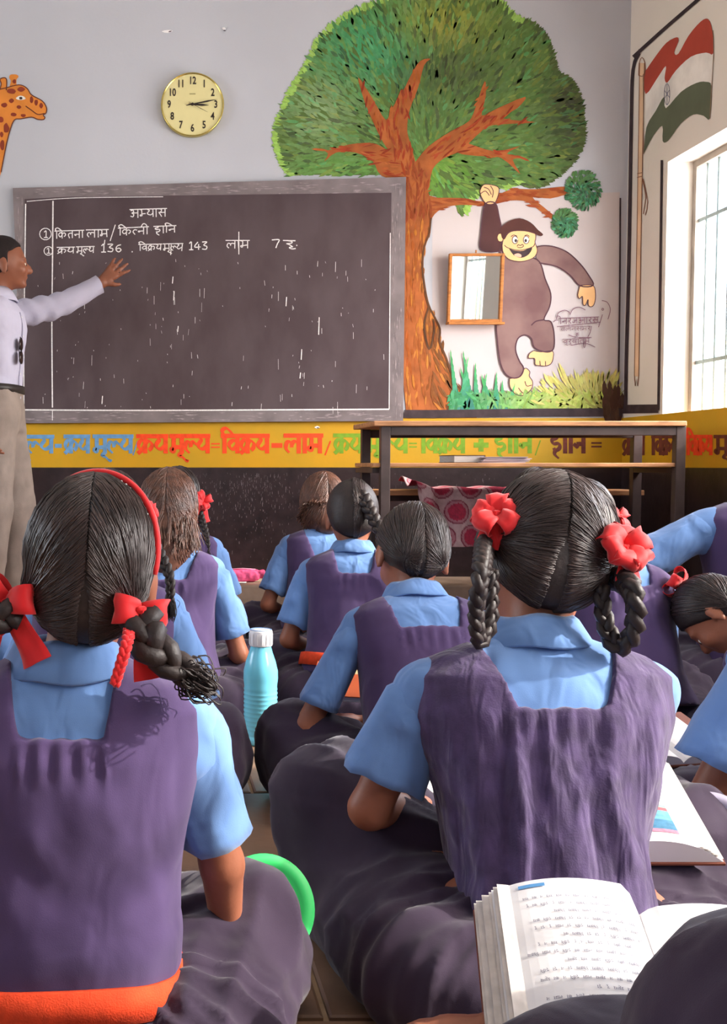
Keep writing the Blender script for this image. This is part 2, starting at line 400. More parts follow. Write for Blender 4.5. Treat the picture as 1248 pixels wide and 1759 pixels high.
for _ in range(5200):
    x = random.uniform(465, 1005); y = random.uniform(-28, 366)
    if not inside((x, y), canopy): continue
    a = math.atan2(y - 270, x - 730) + random.gauss(0, .22); c = canopy_col(x, y); r_ = random.random()
    if r_ < .10: c = mixc(c, (52, 58, 40), .5)
    elif r_ < .20: c = mixc(c, (150, 150, 60), .35)
    elif r_ < .28: c = mixc(c, (90, 170, 110), .4)
    it.append((x, y, a, random.uniform(12, 30), random.uniform(3, 6.5), pc(*jit(c, 9), k=1.0)))
EDG = spline(canopy[:34], 24)
for k in range(0, len(EDG)):                                     # ragged bright edge
    x, y = EDG[k]; a = math.atan2(y - 270, x - 730); c = (150, 190, 92) if x < 900 else (82, 98, 56)
    if random.random() < .75: it.append((x, y, a + random.gauss(0, .25), random.uniform(9, 18), random.uniform(3, 5), pc(*jit(c, 10), k=1.0)))
brush('leaf_brush_strokes', it, tree, off=.0013)

# trunk and branches
trunk = [(697, 300), (700, 270), (735, 300), (737, 336), (790, 340), (830, 346), (850, 337), (880, 325), (920, 325), (978, 320), (980, 330), (945, 341), (914, 338), (935, 357), (952, 372),
         (947, 377), (920, 357), (898, 345), (862, 346), (830, 353), (790, 352), (760, 358), (742, 374), (739, 400), (730, 425), (727, 460), (732, 500), (738, 525), (748, 545), (757, 565), (757, 588),
         (768, 615), (782, 655), (805, 682), (850, 705), (697, 705)]
lb = [(542, 254), (560, 259), (600, 248), (640, 246), (665, 258), (690, 273), (715, 300), (700, 312), (655, 302), (640, 277), (610, 262), (577, 262), (557, 277), (563, 263)]
cb = [(716, 290), (706, 250), (699, 225), (703, 190), (718, 150), (728, 112), (739, 101), (721, 105), (705, 130), (690, 160), (672, 187), (662, 206), (640, 170), (615, 133), (626, 175), (643, 215), (658, 245), (675, 268), (690, 290)]
rb = [(708, 285), (735, 252), (775, 225), (805, 208), (816, 185), (832, 139), (834, 165), (827, 198), (852, 187), (902, 166), (888, 186), (862, 203), (920, 210), (846, 215), (826, 226), (803, 248), (790, 260), (762, 272), (742, 292), (733, 330), (700, 320)]
lr = [(803, 246), (850, 260), (892, 251), (870, 264), (901, 272), (880, 274), (893, 299), (860, 271), (820, 268), (785, 262)]
M_TR = mat('trunk_paint', pc(146, 82, 42), rough=.85, var=.2, vscale=12)
tk = paint('painted_tree_trunk', [trunk, lb, cb, rb, lr], M_TR, wall_front, off=.0030, label='painted reddish brown tree trunk with spreading branches')
it = []
for pl, n in ((trunk, 1500), (lb, 120), (cb, 260), (rb, 300), (lr, 60)):
    xs = [p[0] for p in pl]; ys = [p[1] for p in pl]; q = 0
    while q < n:
        x = random.uniform(min(xs), max(xs)); y = random.uniform(min(ys), max(ys)); q += 1
        if not inside((x, y), pl): continue
        if pl is trunk and y > 380:
            a = math.pi / 2 + random.gauss(0, .1) - (.5 if x > 745 and y > 600 else 0); e = min(1, max(0, (x - 697) / 60)); c = mixc((176, 92, 40), (120, 78, 42), e)
            if random.random() < .3: c = (188, 118, 52)
        elif pl is trunk: a = (0 if x > 740 else math.pi / 2) + random.gauss(0, .15); c = (148, 72, 38)
        else:
            a = {id(lb): .1, id(cb): math.pi / 2, id(rb): -.75, id(lr): .1}[id(pl)] + random.gauss(0, .2); c = random.choice([(158, 66, 36), (140, 58, 34), (168, 92, 44)])
        it.append((x, y, a, random.uniform(12, 30), random.uniform(2, 4.5), pc(*jit(c, 8), k=1.0)))
brush('bark_brush_strokes', [i for i in it if i[0] < 1000], tk, off=.0034)
lines('branch_outline', [[(740, 374), (737, 400), (728, 425), (725, 460), (730, 500), (736, 525), (746, 545), (755, 565), (755, 588), (766, 615), (780, 655), (803, 682)], [(737, 525), (728, 560), (737, 600), (745, 570), (744, 548)]],
      3.5, mat('dark_bark_line', pc(80, 52, 32), var=.2), tk, off=.0048, taper=.3)
# two leaf balls
it = []
for cx, cy, r_ in ((1001, 327, 31), (970, 383, 22)):
    for _ in range(420):
        a = random.uniform(0, 6.28); q = math.sqrt(random.random()) * r_; x, y = cx + q * math.cos(a), cy + q * math.sin(a) * 1.08
        c = mixc((48, 74, 48), (66, 130, 96), random.random()) if a > 0 else (60, 90, 50)
        if y < cy - r_ * .4 or random.random() < .15: c = mixc(c, (80, 110, 60), .6)
        it.append((x, y, a + .5, random.uniform(5, 11), random.uniform(2, 4), pc(*jit(c, 12))))
brush('painted_leaf_balls', it, wall_front, off=.0045, label='two small painted round leaf tufts at the branch end')

# ---- ape
def mk(L): return [(680 + x / 3.12, 280 + y / 3.12) for x, y in L]
M_FUR = mat('ape_fur_paint', pc(104, 76, 76), rough=.85, var=.14, vscale=5, col2=pc(126, 100, 96)); M_FURD = mat('ape_dark_paint', pc(74, 46, 46), rough=.85, var=.12)
M_APES = mat('ape_skin_paint', pc(218, 172, 122), rough=.85, var=.06); M_OUT = mat('ape_outline_paint', pc(76, 50, 58), rough=.85)
armu = mk([(478, 218), (532, 216), (552, 290), (566, 350), (562, 420), (560, 470), (456, 465), (455, 380), (462, 300)])
body = mk([(556, 455), (600, 500), (700, 500), (768, 530), (798, 620), (828, 700), (822, 770), (792, 838), (828, 850), (845, 905), (846, 985), (822, 1012), (775, 1007), (738, 985), (724, 940), (690, 922), (652, 942), (640, 1000), (660, 1060),
           (683, 1100), (665, 1143), (622, 1152), (582, 1125), (556, 1060), (542, 950), (536, 850), (556, 830), (560, 600)])
arm2 = mk([(745, 452), (790, 443), (850, 450), (920, 480), (985, 540), (1030, 600), (1056, 655), (985, 658), (930, 600), (860, 555), (765, 535)])
ape = paint('painted_ape', [armu, arm2, body], M_FUR, wall_front, off=.0052, label='painted brown ape hanging by one arm from the branch')
paint('painted_raised_arm', [armu], M_FURD, ape, off=.0056)
hands = [mk([(985, 656), (1056, 657), (1068, 715), (1060, 758), (1044, 771), (1030, 762), (1028, 732), (1014, 762), (1001, 757), (998, 715), (982, 727), (973, 705)]),
         mk([(738, 1005), (775, 1012), (836, 1008), (842, 1040), (830, 1075), (800, 1088), (770, 1086), (745, 1080), (742, 1048), (710, 1046), (714, 1022)]),
         mk([(608, 1155), (660, 1145), (690, 1100), (716, 1118), (713, 1142), (731, 1172), (724, 1212), (680, 1246), (640, 1238), (610, 1200)]),
         mk([(448, 150), (466, 118), (500, 115), (545, 128), (550, 160), (530, 212), (500, 222), (476, 212), (456, 180)])]
hd = paint('painted_hands_and_feet', hands, M_APES, ape, off=.0058)
lines('hand_outline', [h + [h[0]] for h in hands] + [mk([(452, 165), (478, 150), (500, 175)]), mk([(470, 130), (495, 140), (510, 170)]), mk([(505, 122), (520, 150), (515, 185)]), mk([(690, 1170), (700, 1195), (728, 1190)]), mk([(655, 1205), (670, 1225), (690, 1238)]), mk([(770, 1060), (772, 1086)]), mk([(800, 1062), (800, 1086)])],
      1.3, M_OUT, hd, off=.0064)
lines('fur_outline', [arm2, body + [body[0]], armu[3:] + armu[:4], mk([(724, 870), (750, 848), (795, 840)])], 2.2, M_OUT, ape, off=.0062)
face = mk([(568, 440), (578, 400), (612, 366), (680, 362), (742, 376), (748, 405), (744, 425), (757, 470), (735, 508), (670, 528), (605, 516), (574, 480)])
fc = paint('painted_face', [face, mk([(543, 400), (549, 383), (562, 380), (574, 390), (574, 410), (562, 420), (549, 416)])], M_APES, ape, off=.0066)
paint('painted_hair', [mk([(566, 400), (560, 352), (598, 315), (660, 296), (720, 318), (760, 358), (787, 382), (772, 392), (738, 378), (690, 366), (630, 366), (600, 380), (580, 410)])], mat('ape_hair_paint', pc(72, 42, 38), rough=.85), fc, off=.0070)
def elps(cx, cy, a, b, n=14): return mk([(cx + a * math.cos(t * 6.283 / n), cy + b * math.sin(t * 6.283 / n)) for t in range(n)])
paint('painted_eyes', [elps(637, 412, 15, 20), elps(697, 412, 15, 20)], mat('white_paint', (240, 236, 226), rough=.8), fc, off=.0070, sm=0)
paint('painted_pupils', [elps(641, 416, 7, 9), elps(694, 416, 7, 9)], M_BLK, fc, off=.0074, sm=0)
paint('painted_mouth', [mk([(604, 458), (640, 470), (680, 470), (728, 452), (712, 488), (672, 508), (630, 494)])], M_BLK, fc, off=.0070)
paint('painted_tongue', [mk([(632, 490), (652, 484), (670, 492), (668, 505), (640, 500)])], mat('tongue_paint', pc(226, 160, 140)), fc, off=.0073)
lines('face_outline', [face + [face[0]], mk([(580, 440), (600, 455), (660, 468), (730, 450), (742, 432)]), mk([(648, 448), (654, 438), (666, 442), (676, 436), (682, 446), (668, 454), (650, 452)]), mk([(615, 395), (630, 386), (648, 392)]), mk([(688, 390), (702, 386), (714, 394)])] +
      [elps(cx, 412, 15, 20) for cx in (637, 697)], 1.2, M_OUT, fc, off=.0076)
# grass and bush strokes
it = []
for _ in range(700):
    x = random.uniform(775, 1060); b = 700 - random.uniform(0, 22); c = mixc((60, 120, 80), (150, 160, 80), (x - 800) / 160)
    it.append((x, b, -1.57 + random.gauss(0, .9), random.uniform(12, 34), random.uniform(3, 6), pc(*jit(c, 14), k=1.2)))
for bx, ty, dx in ((776, 610, -2), (790, 622, 12), (800, 640, -8), (812, 632, 4), (824, 650, 10), (834, 652, -6), (846, 648, 6), (858, 662, 4), (872, 668, 10), (800, 612, -4)):
    for q in range(9):
        t = q / 8; it.append((bx + dx * t * t + 8 * (1 - t), 700 - (700 - ty) * t, -1.57 + dx * .02, 20, 10 * (1 - t) + 2, pc(*jit(mixc((60, 120, 110), (70, 150, 90), t), 10), k=1.1)))
for _ in range(520):
    a = random.uniform(-3.05, -.25); q = random.uniform(10, 78) * (1 if abs(a + 1.57) > .6 else .75); x = 1040 + q * math.cos(a) * 1.7; y = 700 + q * math.sin(a)
    if x > 1062 or x < 860: continue
    it.append((x, y, a + .25, random.uniform(14, 34), random.uniform(2, 5), pc(*jit(mixc((120, 120, 62), (196, 186, 110), q / 80), 14), k=1.15)))
brush('painted_grass', it, wall_front, off=.0055, label='painted tufts of green and yellow grass at the mural foot')
brush('dark_smear', [(1050 + random.gauss(0, 8), 700 + random.gauss(0, 14), 1.57, 30, 7, jit((76, 50, 38), 8)) for _ in range(60)], wall_front, off=.007)

# ---- giraffe
def gk(L): return [(x / 2.773, y / 2.773) for x, y in L]
g_head = gk([(-60, 470), (0, 425), (30, 418), (90, 404), (128, 420), (150, 452), (200, 480), (221, 512), (219, 538), (206, 548), (214, 560), (205, 570), (178, 568), (150, 558), (100, 566), (68, 572), (48, 620), (30, 690), (5, 820), (-60, 1000)])
M_GIR = mat('giraffe_paint', pc(192, 118, 50), rough=.85, var=.12, vscale=9)
gir = paint('painted_giraffe', [g_head, gk([(45, 412), (52, 385), (44, 372), (50, 356), (78, 355), (88, 366), (78, 380), (76, 412)]), gk([(-2, 430), (6, 400), (0, 378), (20, 370), (32, 382), (30, 430)])], M_GIR, wall_front, off=.002, label='painted orange giraffe head with brown spots')
spots = []
for cx, cy, a, b in ((55, 435, 22, 14), (100, 425, 20, 12), (55, 480, 13, 11), (90, 510, 12, 9), (150, 475, 9, 16), (172, 488, 9, 15), (196, 503, 9, 14), (65, 545, 16, 9), (110, 550, 13, 8), (20, 500, 14, 12), (30, 610, 14, 24), (10, 690, 12, 26), (6, 570, 12, 16), (8, 640, 8, 14), (68, 388, 9, 12)):
    spots.append(gk([(cx + a * math.cos(t * .785) * random.uniform(.8, 1.1), cy + b * math.sin(t * .785) * random.uniform(.8, 1.1)) for t in range(8)]))
paint('painted_spots', spots, mat('giraffe_spot_paint', pc(124, 52, 34)), gir, off=.0024)
paint('painted_eye', [gk([(75, 468), (90, 457), (110, 458), (122, 470), (105, 476), (85, 475)])], mat('white_paint', (235, 230, 220)), gir, off=.0028)
paint('painted_pupil', [gk([(92, 462), (104, 462), (106, 472), (93, 473)])], M_BLK, gir, off=.0031)
lines('giraffe_outline', [g_head[1:-1], gk([(122, 505), (150, 525), (180, 545), (212, 540)]), gk([(-2, 430), (6, 400), (0, 378), (20, 370), (32, 382), (30, 430)])], 1.8, mat('giraffe_line', pc(92, 48, 34)), gir, off=.003)

# ---- flag on the right wall
def fk(L): return [(1040 + x / 2.3125, y / 2.3125) for x, y in L]
fl = paint('painted_flag', [fk([(150, 295), (198, 225), (242, 170), (283, 148), (290, 163), (273, 208), (290, 213), (330, 142), (378, 86), (408, 76), (424, 120), (428, 212), (400, 209), (340, 225), (280, 280), (246, 328), (235, 310), (240, 262), (205, 312), (160, 374)])],
           mat('saffron_paint', pc(176, 70, 54, k=1.0), var=.08), wall_right, RW, .002, 'painted waving flag in orange, white and green on a pole')
paint('painted_white_band', [fk([(160, 374), (205, 312), (240, 262), (235, 310), (246, 328), (280, 280), (340, 225), (400, 209), (428, 212), (423, 340), (400, 325), (360, 330), (300, 365), (240, 430), (232, 385), (200, 440), (163, 505)])], mat('flag_white', (232, 226, 220)), fl, RW, .0018)
paint('painted_green_band', [fk([(152, 612), (163, 505), (200, 440), (232, 385), (240, 430), (300, 365), (360, 330), (400, 325), (422, 345), (415, 470), (390, 460), (350, 455), (300, 490), (250, 558), (227, 560), (226, 500), (190, 540)])], mat('flag_green', pc(86, 92, 74), var=.08), fl, RW, .002)
lines('painted_wheel', [fk([(245 + 11 * math.cos(t * .5), 374 + 42 * math.sin(t * .5)) for t in range(14)]), fk([(245, 335), (245, 415)]), fk([(236, 360), (255, 388)]), fk([(254, 358), (236, 390)])], 1.0, mat('wheel_line', (110, 108, 130)), fl, RW, .0024)
lines('flag_outline', [fk([(150, 295), (152, 612)]), fk([(428, 120), (430, 212), (415, 470)])], 1.2, mat('thin_line', (150, 120, 100)), fl, RW, .0024, sm=0)
lines('painted_flag_pole', [fk([(145, 250), (138, 620), (131, 1100), (124, 1495)])], 8, mat('pole_paint', pc(205, 172, 140), var=.08), fl, RW, .0018, sm=2)
lines('pole_outline', [fk([(136, 250), (126, 900), (115, 1490), (124, 1502), (132, 1490), (142, 900), (155, 250)]), fk([(132, 300), (134, 250), (145, 228), (157, 250), (156, 300), (132, 300)]), fk([(126, 690), (146, 686)]), fk([(126, 705), (146, 700)]), fk([(146, 705), (155, 750), (160, 790), (150, 850)]), fk([(150, 710), (168, 800), (158, 855)])],
      1.3, mat('pole_line', pc(120, 80, 60)), fl, RW, .0022, sm=2)
# black border lines
lines('painted_border', [[(1215, -14), (1150, 42), (1112, 76), (1088, 98)]], 6, M_BLK, wall_right, RW, .0028, sm=4)
lines('painted_border', [[(4.90, 2.60), (4.965, 2.54), (4.972, 2.3), (4.968, 1.7), (4.974, 1.2), (4.97, zb)]], .035, M_BLK, wall_right, lambda y, z, o: (XW - o, y, z), .0029, sm=4)
lines('painted_border', [[(1137, 275), (1135, 420), (1133, 560), (1131, 705)]], 4, M_BLK, wall_right, RW, .0028, sm=4)
lines('painted_border', [[(1062, 703), (1131, 702)]], 15, M_BLK, wall_right, RW, .0030, sm=0)
lines('painted_border', [[(1065, 340), (1064, 500), (1061, 700)]], 3, M_BLK, wall_front, FW, .006, sm=4)
lines('painted_border', [[(694, 711), (760, 711), (900, 709), (1068, 708)]], 14, M_BLK, wall_front, FW, .0078, sm=3)
# plaster chips
lines('plaster_chip', [[(278, 54), (288, 54), (296, 53)], [(381, 48), (388, 50)], [(540, 734), (549, 734)]], 5, mat('plaster_white', (244, 240, 240)), wall_front, FW, .0045, sm=2, taper=.8)
lines('plaster_hole', [[(289, 55), (295, 53)], [(383, 52), (388, 53)], [(543, 735), (548, 735)]], 2.5, mat('plaster_hole', (96, 84, 92)), wall_front, FW, .0050, sm=2, taper=.8)

# ------------------------------------------------------------------ Devanagari brush letters (x to the right, headline y=1, foot y=0)
G = {
 'ka': (1.0, [[(.5, 1), (.5, 0)], [(.5, .62), (.3, .78), (.12, .6), (.12, .38), (.3, .22), (.5, .48)], [(.5, .55), (.68, .72), (.9, .56), (.86, .32), (.72, .2)]]),
 'ra': (.6, [[(.2, 1), (.44, .86), (.42, .62), (.15, .5)], [(.15, .52), (.32, .35), (.5, 0)]]),
 'ma': (.85, [[(.22, 1), (.22, .3)], [(.22, .3), (.08, .26), (.08, .12), (.22, .12), (.26, .34)], [(.22, .36), (.7, .36)], [(.72, 1), (.72, 0)]]),
 'la': (1.0, [[(.3, .05), (.1, .3), (.18, .64), (.4, .6), (.44, .34)], [(.44, .5), (.58, .68), (.85, .58)], [(.85, 1), (.85, 0)]]),
 'l_': (.72, [[(.34, .02), (.1, .3), (.16, .64), (.36, .62), (.42, .36)], [(.42, .52), (.56, .68), (.76, .5)]]),
 'ya': (.85, [[(.14, .96), (.34, .8), (.16, .5), (.26, .3), (.48, .28), (.72, .48)], [(.72, 1), (.72, 0)]]),
 'va': (.8, [[(.66, 1), (.66, 0)], [(.66, .62), (.4, .74), (.14, .52), (.28, .26), (.5, .3), (.66, .5)]]),
 'bha': (.9, [[(.06, .96), (.24, .9), (.24, .36)], [(.24, .36), (.1, .34), (.1, .2), (.24, .2), (.28, .4)], [(.26, .44), (.72, .44)], [(.74, 1), (.74, 0)]]),
 'bh_': (.7, [[(.06, .96), (.24, .9), (.24, .36)], [(.24, .36), (.1, .34), (.1, .2), (.24, .2), (.28, .4)], [(.26, .44), (.66, .44)]]),
 'ha': (.75, [[(.4, 1), (.4, .82), (.14, .72), (.22, .52), (.56, .52), (.6, .28), (.34, .16), (.24, .3)], [(.34, .16), (.3, -.04), (.56, -.26)]]),
 'na': (.8, [[(.64, 1), (.64, 0)], [(.64, .5), (.2, .5)], [(.2, .5), (.1, .42), (.2, .34), (.28, .46)]]),
 'ta': (.8, [[(.66, 1), (.66, 0)], [(.66, .64), (.34, .66), (.16, .42), (.34, .06)]]),
 't_': (.6, [[(.6, .64), (.34, .66), (.16, .42), (.34, .06)]]),
 'a': (1.0, [[(.08, .88), (.3, .96), (.38, .7), (.2, .55), (.42, .4), (.34, .12), (.06, .2)], [(.3, .54), (.82, .54)], [(.84, 1), (.84, 0)]]),
 'sa': (.95, [[(.2, 1), (.4, .84), (.34, .6), (.1, .5)], [(.12, .52), (.28, .35), (.42, .02)], [(.3, .52), (.8, .52)], [(.8, 1), (.8, 0)]]),
 'ja': (.9, [[(.72, 1), (.72, 0)], [(.72, .56), (.4, .56), (.44, .3), (.26, .2), (.08, .34)]]),
 'aa': (.35, [[(.2, 1), (.2, 0)]]),
 'i': (.35, [[(.2, 1), (.2, 0)], [(.2, 1), (.05, 1.3), (.35, 1.42), (.8, 1.0)]]),
 'ii': (.35, [[(.2, 1), (.2, 0)], [(.2, 1), (.05, 1.35), (-.25, 1.4), (-.4, 1.0)]]),
 'r^': (0, [[(-.5, .38), (-.72, .18), (-.95, 0)]]),          # ra below the letter before it
 'uu': (0, [[(-.13, .05), (-.3, -.12), (-.1, -.2), (.15, -.42), (.2, -.34)]]),
 'u': (0, [[(-.13, .05), (-.3, -.1), (-.15, -.28), (.05, -.2)]]),
 'sp': (.45, []), '-': (.8, [[(.1, .45), (.7, .45)]]), '=': (.8, [[(.1, .55), (.7, .55)], [(.1, .36), (.7, .36)]]), '/': (.5, [[(.42, .7), (.1, -.1)]]),
 '+': (1.0, [[(.1, .45), (.9, .45)], [(.5, .8), (.5, .1)]]), '.': (.3, [[(.1, .04), (.16, .04)]]),
 '1': (.5, [[(.1, .75), (.28, .95), (.28, 0)], [(.08, 0), (.46, 0)]]), '3': (.65, [[(.08, .95), (.5, .95), (.22, .58), (.5, .4), (.42, .06), (.08, .1)]]),
 '6': (.65, [[(.5, .9), (.2, .75), (.1, .3), (.3, .02), (.5, .25), (.35, .48), (.12, .35)]]), '4': (.65, [[(.36, .95), (.06, .35), (.6, .35)], [(.42, .7), (.42, 0)]]), '7': (.6, [[(.06, .92), (.5, .95), (.4, .5), (.3, 0)]]),
}
NOHEAD = {'sp', '-', '=', '/', '+', '.', '1', '3', '6', '4', '7'}
def word(mb, toks, x0, x1, yh, yb, w, proj, off, nib=None, slope=0, head=1.0, sm=4, wob=0):
    tot = sum(G[t][0] for t in toks); u = (x1 - x0) / max(tot, .1); h = yb - yh; x = x0; k = 0; hs = []
    for t in toks:
        for s_ in G[t][1]:
            pts = [(x + p[0] * u, yb - p[1] * h + slope * (x + p[0] * u - x0)) for p in s_]
            if wob: pts = [(a + random.gauss(0, wob), b + random.gauss(0, wob)) for a, b in pts]
            ribbon(mb, spline(pts, sm) if len(pts) > 2 else np.array(pts, float), w, proj, off + (k % 7) * .00003, nib=nib if len(pts) > 2 else None); k += 1
        if t not in NOHEAD and G[t][0] > 0:
            if hs and abs(hs[-1][1] - x) < .01 * abs(u): hs[-1][1] = x + G[t][0] * u
            else: hs.append([x, x + G[t][0] * u])
        x += G[t][0] * u
    for a, b in hs:
        ribbon(mb, np.array([(a - .04 * u, yh + slope * (a - x0)), (b + .04 * u, yh + slope * (b - x0))]), w * head, proj, off + .0003)
    return mb
KRAY = ['ka', 'r^', 'ya']; MULYA = ['ma', 'uu', 'l_', 'ya']; VIKRAY = ['i', 'va', 'ka', 'r^', 'ya']; LABH = ['la', 'aa', 'bha']; HANI = ['ha', 'aa', 'i', 'na']
WB = mat('blue_letter_paint', pc(92, 132, 170), rough=.7, var=.12, vscale=40); WR = mat('red_letter_paint', pc(214, 66, 28), rough=.7, var=.12, vscale=40)
WG = mat('green_letter_paint', pc(104, 138, 34), rough=.7, var=.12, vscale=40); WD = mat('maroon_letter_paint', pc(96, 46, 36), rough=.7, var=.2, vscale=40)
for toks, x0, x1, m_, lw in (
    (['ma', 'uu', 'l_', 'ya'], 18, 92, WB, 5), (['-'], 92, 108, WB, 5), (KRAY, 110, 154, WB, 5), (MULYA, 160, 228, WB, 5), (['/'], 226, 238, WB, 2),
    (KRAY, 235, 288, WR, 5.5), (MULYA, 292, 360, WR, 5.5), (['='], 360, 380, WR, 2.2), (VIKRAY, 380, 462, WR, 5.5), (['-'], 463, 488, WR, 6), (LABH, 488, 554, WR, 5.5), (['/'], 555, 570, WR, 2.5),
    (KRAY, 573, 622, WG, 5), (MULYA, 628, 700, WG, 5.5), (['='], 700, 718, WG, 2.2), (VIKRAY, 722, 798, WG, 5.5), (['+'], 810, 842, WG, 6.5), (HANI, 848, 914, WG, 5.5), (['/'], 916, 930, WG, 2),
    (HANI, 944, 1006, WD, 5.5), (['='], 1012, 1036, WD, 3)):
    word(MB(), toks, x0, x1, 749 - (x0 - 300) * .004, 779, lw * 1.35 if lw > 4 else lw, FW, .0042, nib=.7, head=1.0).build('painted_letters', m_, wall_front)
for toks, x0, x1, m_ in ((KRAY, 1070, 1108, WD), (VIKRAY, 1120, 1166, WD), (VIKRAY, 1180, 1224, WR), (MULYA, 1228, 1296, WD)):
    word(MB(), toks, x0, x1, 750, 782, 6, RW, .0042, nib=.7).build('painted_letters', m_, wall_right)
# signature under the ape
def sk(L): return [(930 + x / 9.6, 510 + y / 9.6) for x, y in L]
MS = mat('signature_ink', pc(112, 78, 92), var=.1)
mb = MB(); word(mb, ['ii', 'na', 'ra', 'ja', 'a', 'aa', 'ra', 'sa'], 960, 1028, 547, 557, 1.3, FW, .0085, slope=-.04)
word(mb, ['ba', 'la', 'na', 'sa', 'bha', 'ra'] if 'ba' in G else ['va', 'la', 'na', 'sa', 'bha', 'ra'], 962, 1014, 562, 569, .8, FW, .0085, slope=-.03); word(mb, ['ka'], 988, 994, 572, 578, .8, FW, .0085)
word(mb, ['va', 'u', 'ra', 'u', 'va', 'aa', 'ta', 'ma'], 966, 1012, 583, 591, 1.0, FW, .0085, slope=-.05)
for s_ in ([(250, 490), (500, 465), (750, 440), (970, 415)], [(1000, 290), (970, 390), (935, 500)], [(245, 370), (270, 270), (370, 220), (450, 250), (470, 300)], [(470, 280), (520, 200), (620, 170), (720, 215)], [(990, 60), (1080, 90), (1130, 210), (1090, 370)],
           [(820, 480), (800, 580), (760, 660)], [(440, 625), (570, 665), (820, 670)], [(490, 800), (640, 770), (760, 775), (880, 828)], [(680, 700), (690, 820), (715, 820), (730, 700)], [(1000, 185), (1020, 200), (1008, 222), (990, 208), (1000, 185)], [(190, 415), (230, 385), (270, 385)]):
    ribbon(mb, spline(sk(s_), 4), 1.2, FW, .0088)
tag(mb.build('painted_signature', MS, wall_front), 'thin handwritten painter signature beside the ape')

# ------------------------------------------------------------------ chalkboard (raised cement slab)
TB = lambda x, y, o=0: FW(x, y, .018 + o)
M_RIM = mat('slate_rim', (124, 114, 116), rough=.85, var=.18, vscale=9, detail=6, bump=.3, bscale=60); M_SL = mat('slate_face', (74, 60, 64), rough=.8, var=.13, vscale=6, detail=6, col2=(86, 73, 77), stretch=(1, 1, .5))
M_CH = mat('chalk', (232, 228, 228), rough=.95, var=.12, vscale=120); M_CHF = mat('faint_chalk', (150, 138, 140), rough=.95, var=.2, vscale=60)
board = thing('chalkboard', 'large dark slate chalkboard with chalk writing on the front wall', 'chalkboard', FW(365, 725))
bo = np.array(board.location)
def bpoly(name, q, o, th, m_):
    V = [np.array(FW(x, y, o)) - bo for x, y in q] + [np.array(FW(x, y, o - th)) - bo for x, y in q]; n = len(q)
    return mesh_obj(name, V, [tuple(range(n))] + [(i, i + n, (i + 1) % n + n, (i + 1) % n) for i in range(n)], m_, board)
bpoly('rim', [(22, 323), (697, 304), (692, 723), (38, 727)], .026, .0165, M_RIM)
bpoly('slate', [(42, 342), (120, 338), (672, 331), (668, 703), (41, 704)], .0275, .0030, M_SL)
FB = lambda x, y, o: tuple(np.array(FW(x, y, .028 + o)) - bo)
def chalk(name, f, label=None, m_=None):
    mb = MB(); f(mb); o = mb.build(name, m_ or M_CH, board)
    if label: o['label'] = label
    if name in ('chalk_specks', 'chalk_dust'): o['kind'] = 'stuff'
def margin(mb):
    for k, s_ in enumerate(([(91, 345), (90, 460), (89, 560), (90, 700)], [(90, 704), (90, 722)], [(44, 350), (42, 500), (41, 600), (41, 704)], [(41, 704), (240, 705), (480, 704), (668, 703)], [(668, 703), (669, 550), (670, 400)], [(46, 346), (130, 340), (280, 338)])):
        ribbon(mb, spline(s_, 6), (2.2, 1.4, 2.0, 2.4, 1.4, 1.2)[k], FB, .0006)
chalk('chalk_line', margin)
def txt(mb, row):
    if row == 0: word(mb, ['a', 'bh_', 'ya', 'aa', 'sa'], 223, 286, 360, 374, 1.7, FB, .0008, slope=-.03, wob=.3)
    for k_, (cx, cy, r_) in enumerate(((78, 402, 10), (83, 431, 7.5))):
        if row == k_ + 1: ribbon(mb, np.array([(cx + r_ * math.cos(t * .45), cy + r_ * math.sin(t * .45)) for t in range(15)]), 1.4, FB, .0008)
    if row == 1: word(mb, ['1'], 74, 83, 396, 408, 1.6, FB, .0009)
    if row == 2: word(mb, ['1'], 79, 87, 426, 435, 1.4, FB, .0009)
    if row == 1: word(mb, ['i', 'ka', 'ta', 'na', 'aa'], 94, 144, 397, 410, 1.7, FB, .0008, slope=-.03, wob=.3)
    if row == 1: word(mb, LABH, 148, 186, 395, 408, 1.7, FB, .0008, slope=-.02, wob=.3); ribbon(mb, np.array([(198, 386), (189, 414)]), 1.5, FB, .0008)
    if row == 1: word(mb, ['i', 'ka', 't_', 'na', 'ii'], 203, 255, 392, 405, 1.7, FB, .0008, slope=-.05, wob=.3); word(mb, ['ha', 'aa', 'i', 'na'], 264, 302, 389, 401, 1.7, FB, .0008, slope=-.04, wob=.3)
    if row == 3: word(mb, KRAY, 98, 128, 425, 436, 1.6, FB, .0008, slope=-.02, wob=.3)
    if row == 12: word(mb, MULYA, 131, 162, 424, 435, 1.6, FB, .0008, slope=-.02, wob=.3)
    if row == 4: word(mb, ['1', '3', '6'], 172, 211, 419, 433, 1.8, FB, .0008)
    if row == 10: word(mb, ['.'], 223, 232, 419, 433, 2, FB, .0008)
    if row == 5: word(mb, VIKRAY, 238, 278, 420, 431, 1.6, FB, .0008, slope=-.02, wob=.3)
    if row == 11: word(mb, MULYA, 280, 314, 419, 431, 1.6, FB, .0008, slope=-.02, wob=.3)
    if row == 6: word(mb, ['1', '4', '3'], 323, 358, 415, 429, 1.8, FB, .0008)
    if row == 8: word(mb, LABH, 388, 428, 413, 427, 1.7, FB, .0008, wob=.3); ribbon(mb, np.array([(410, 398), (410, 437)]), 1.7, FB, .001)
    if row == 7: word(mb, ['7'], 465, 482, 411, 426, 1.9, FB, .0008)
    if row == 9: word(mb, ['ra', 'u'], 487, 506, 413, 424, 1.8, FB, .0008, slope=.03); word(mb, ['.'], 506, 514, 410, 422, 2.2, FB, .0008)
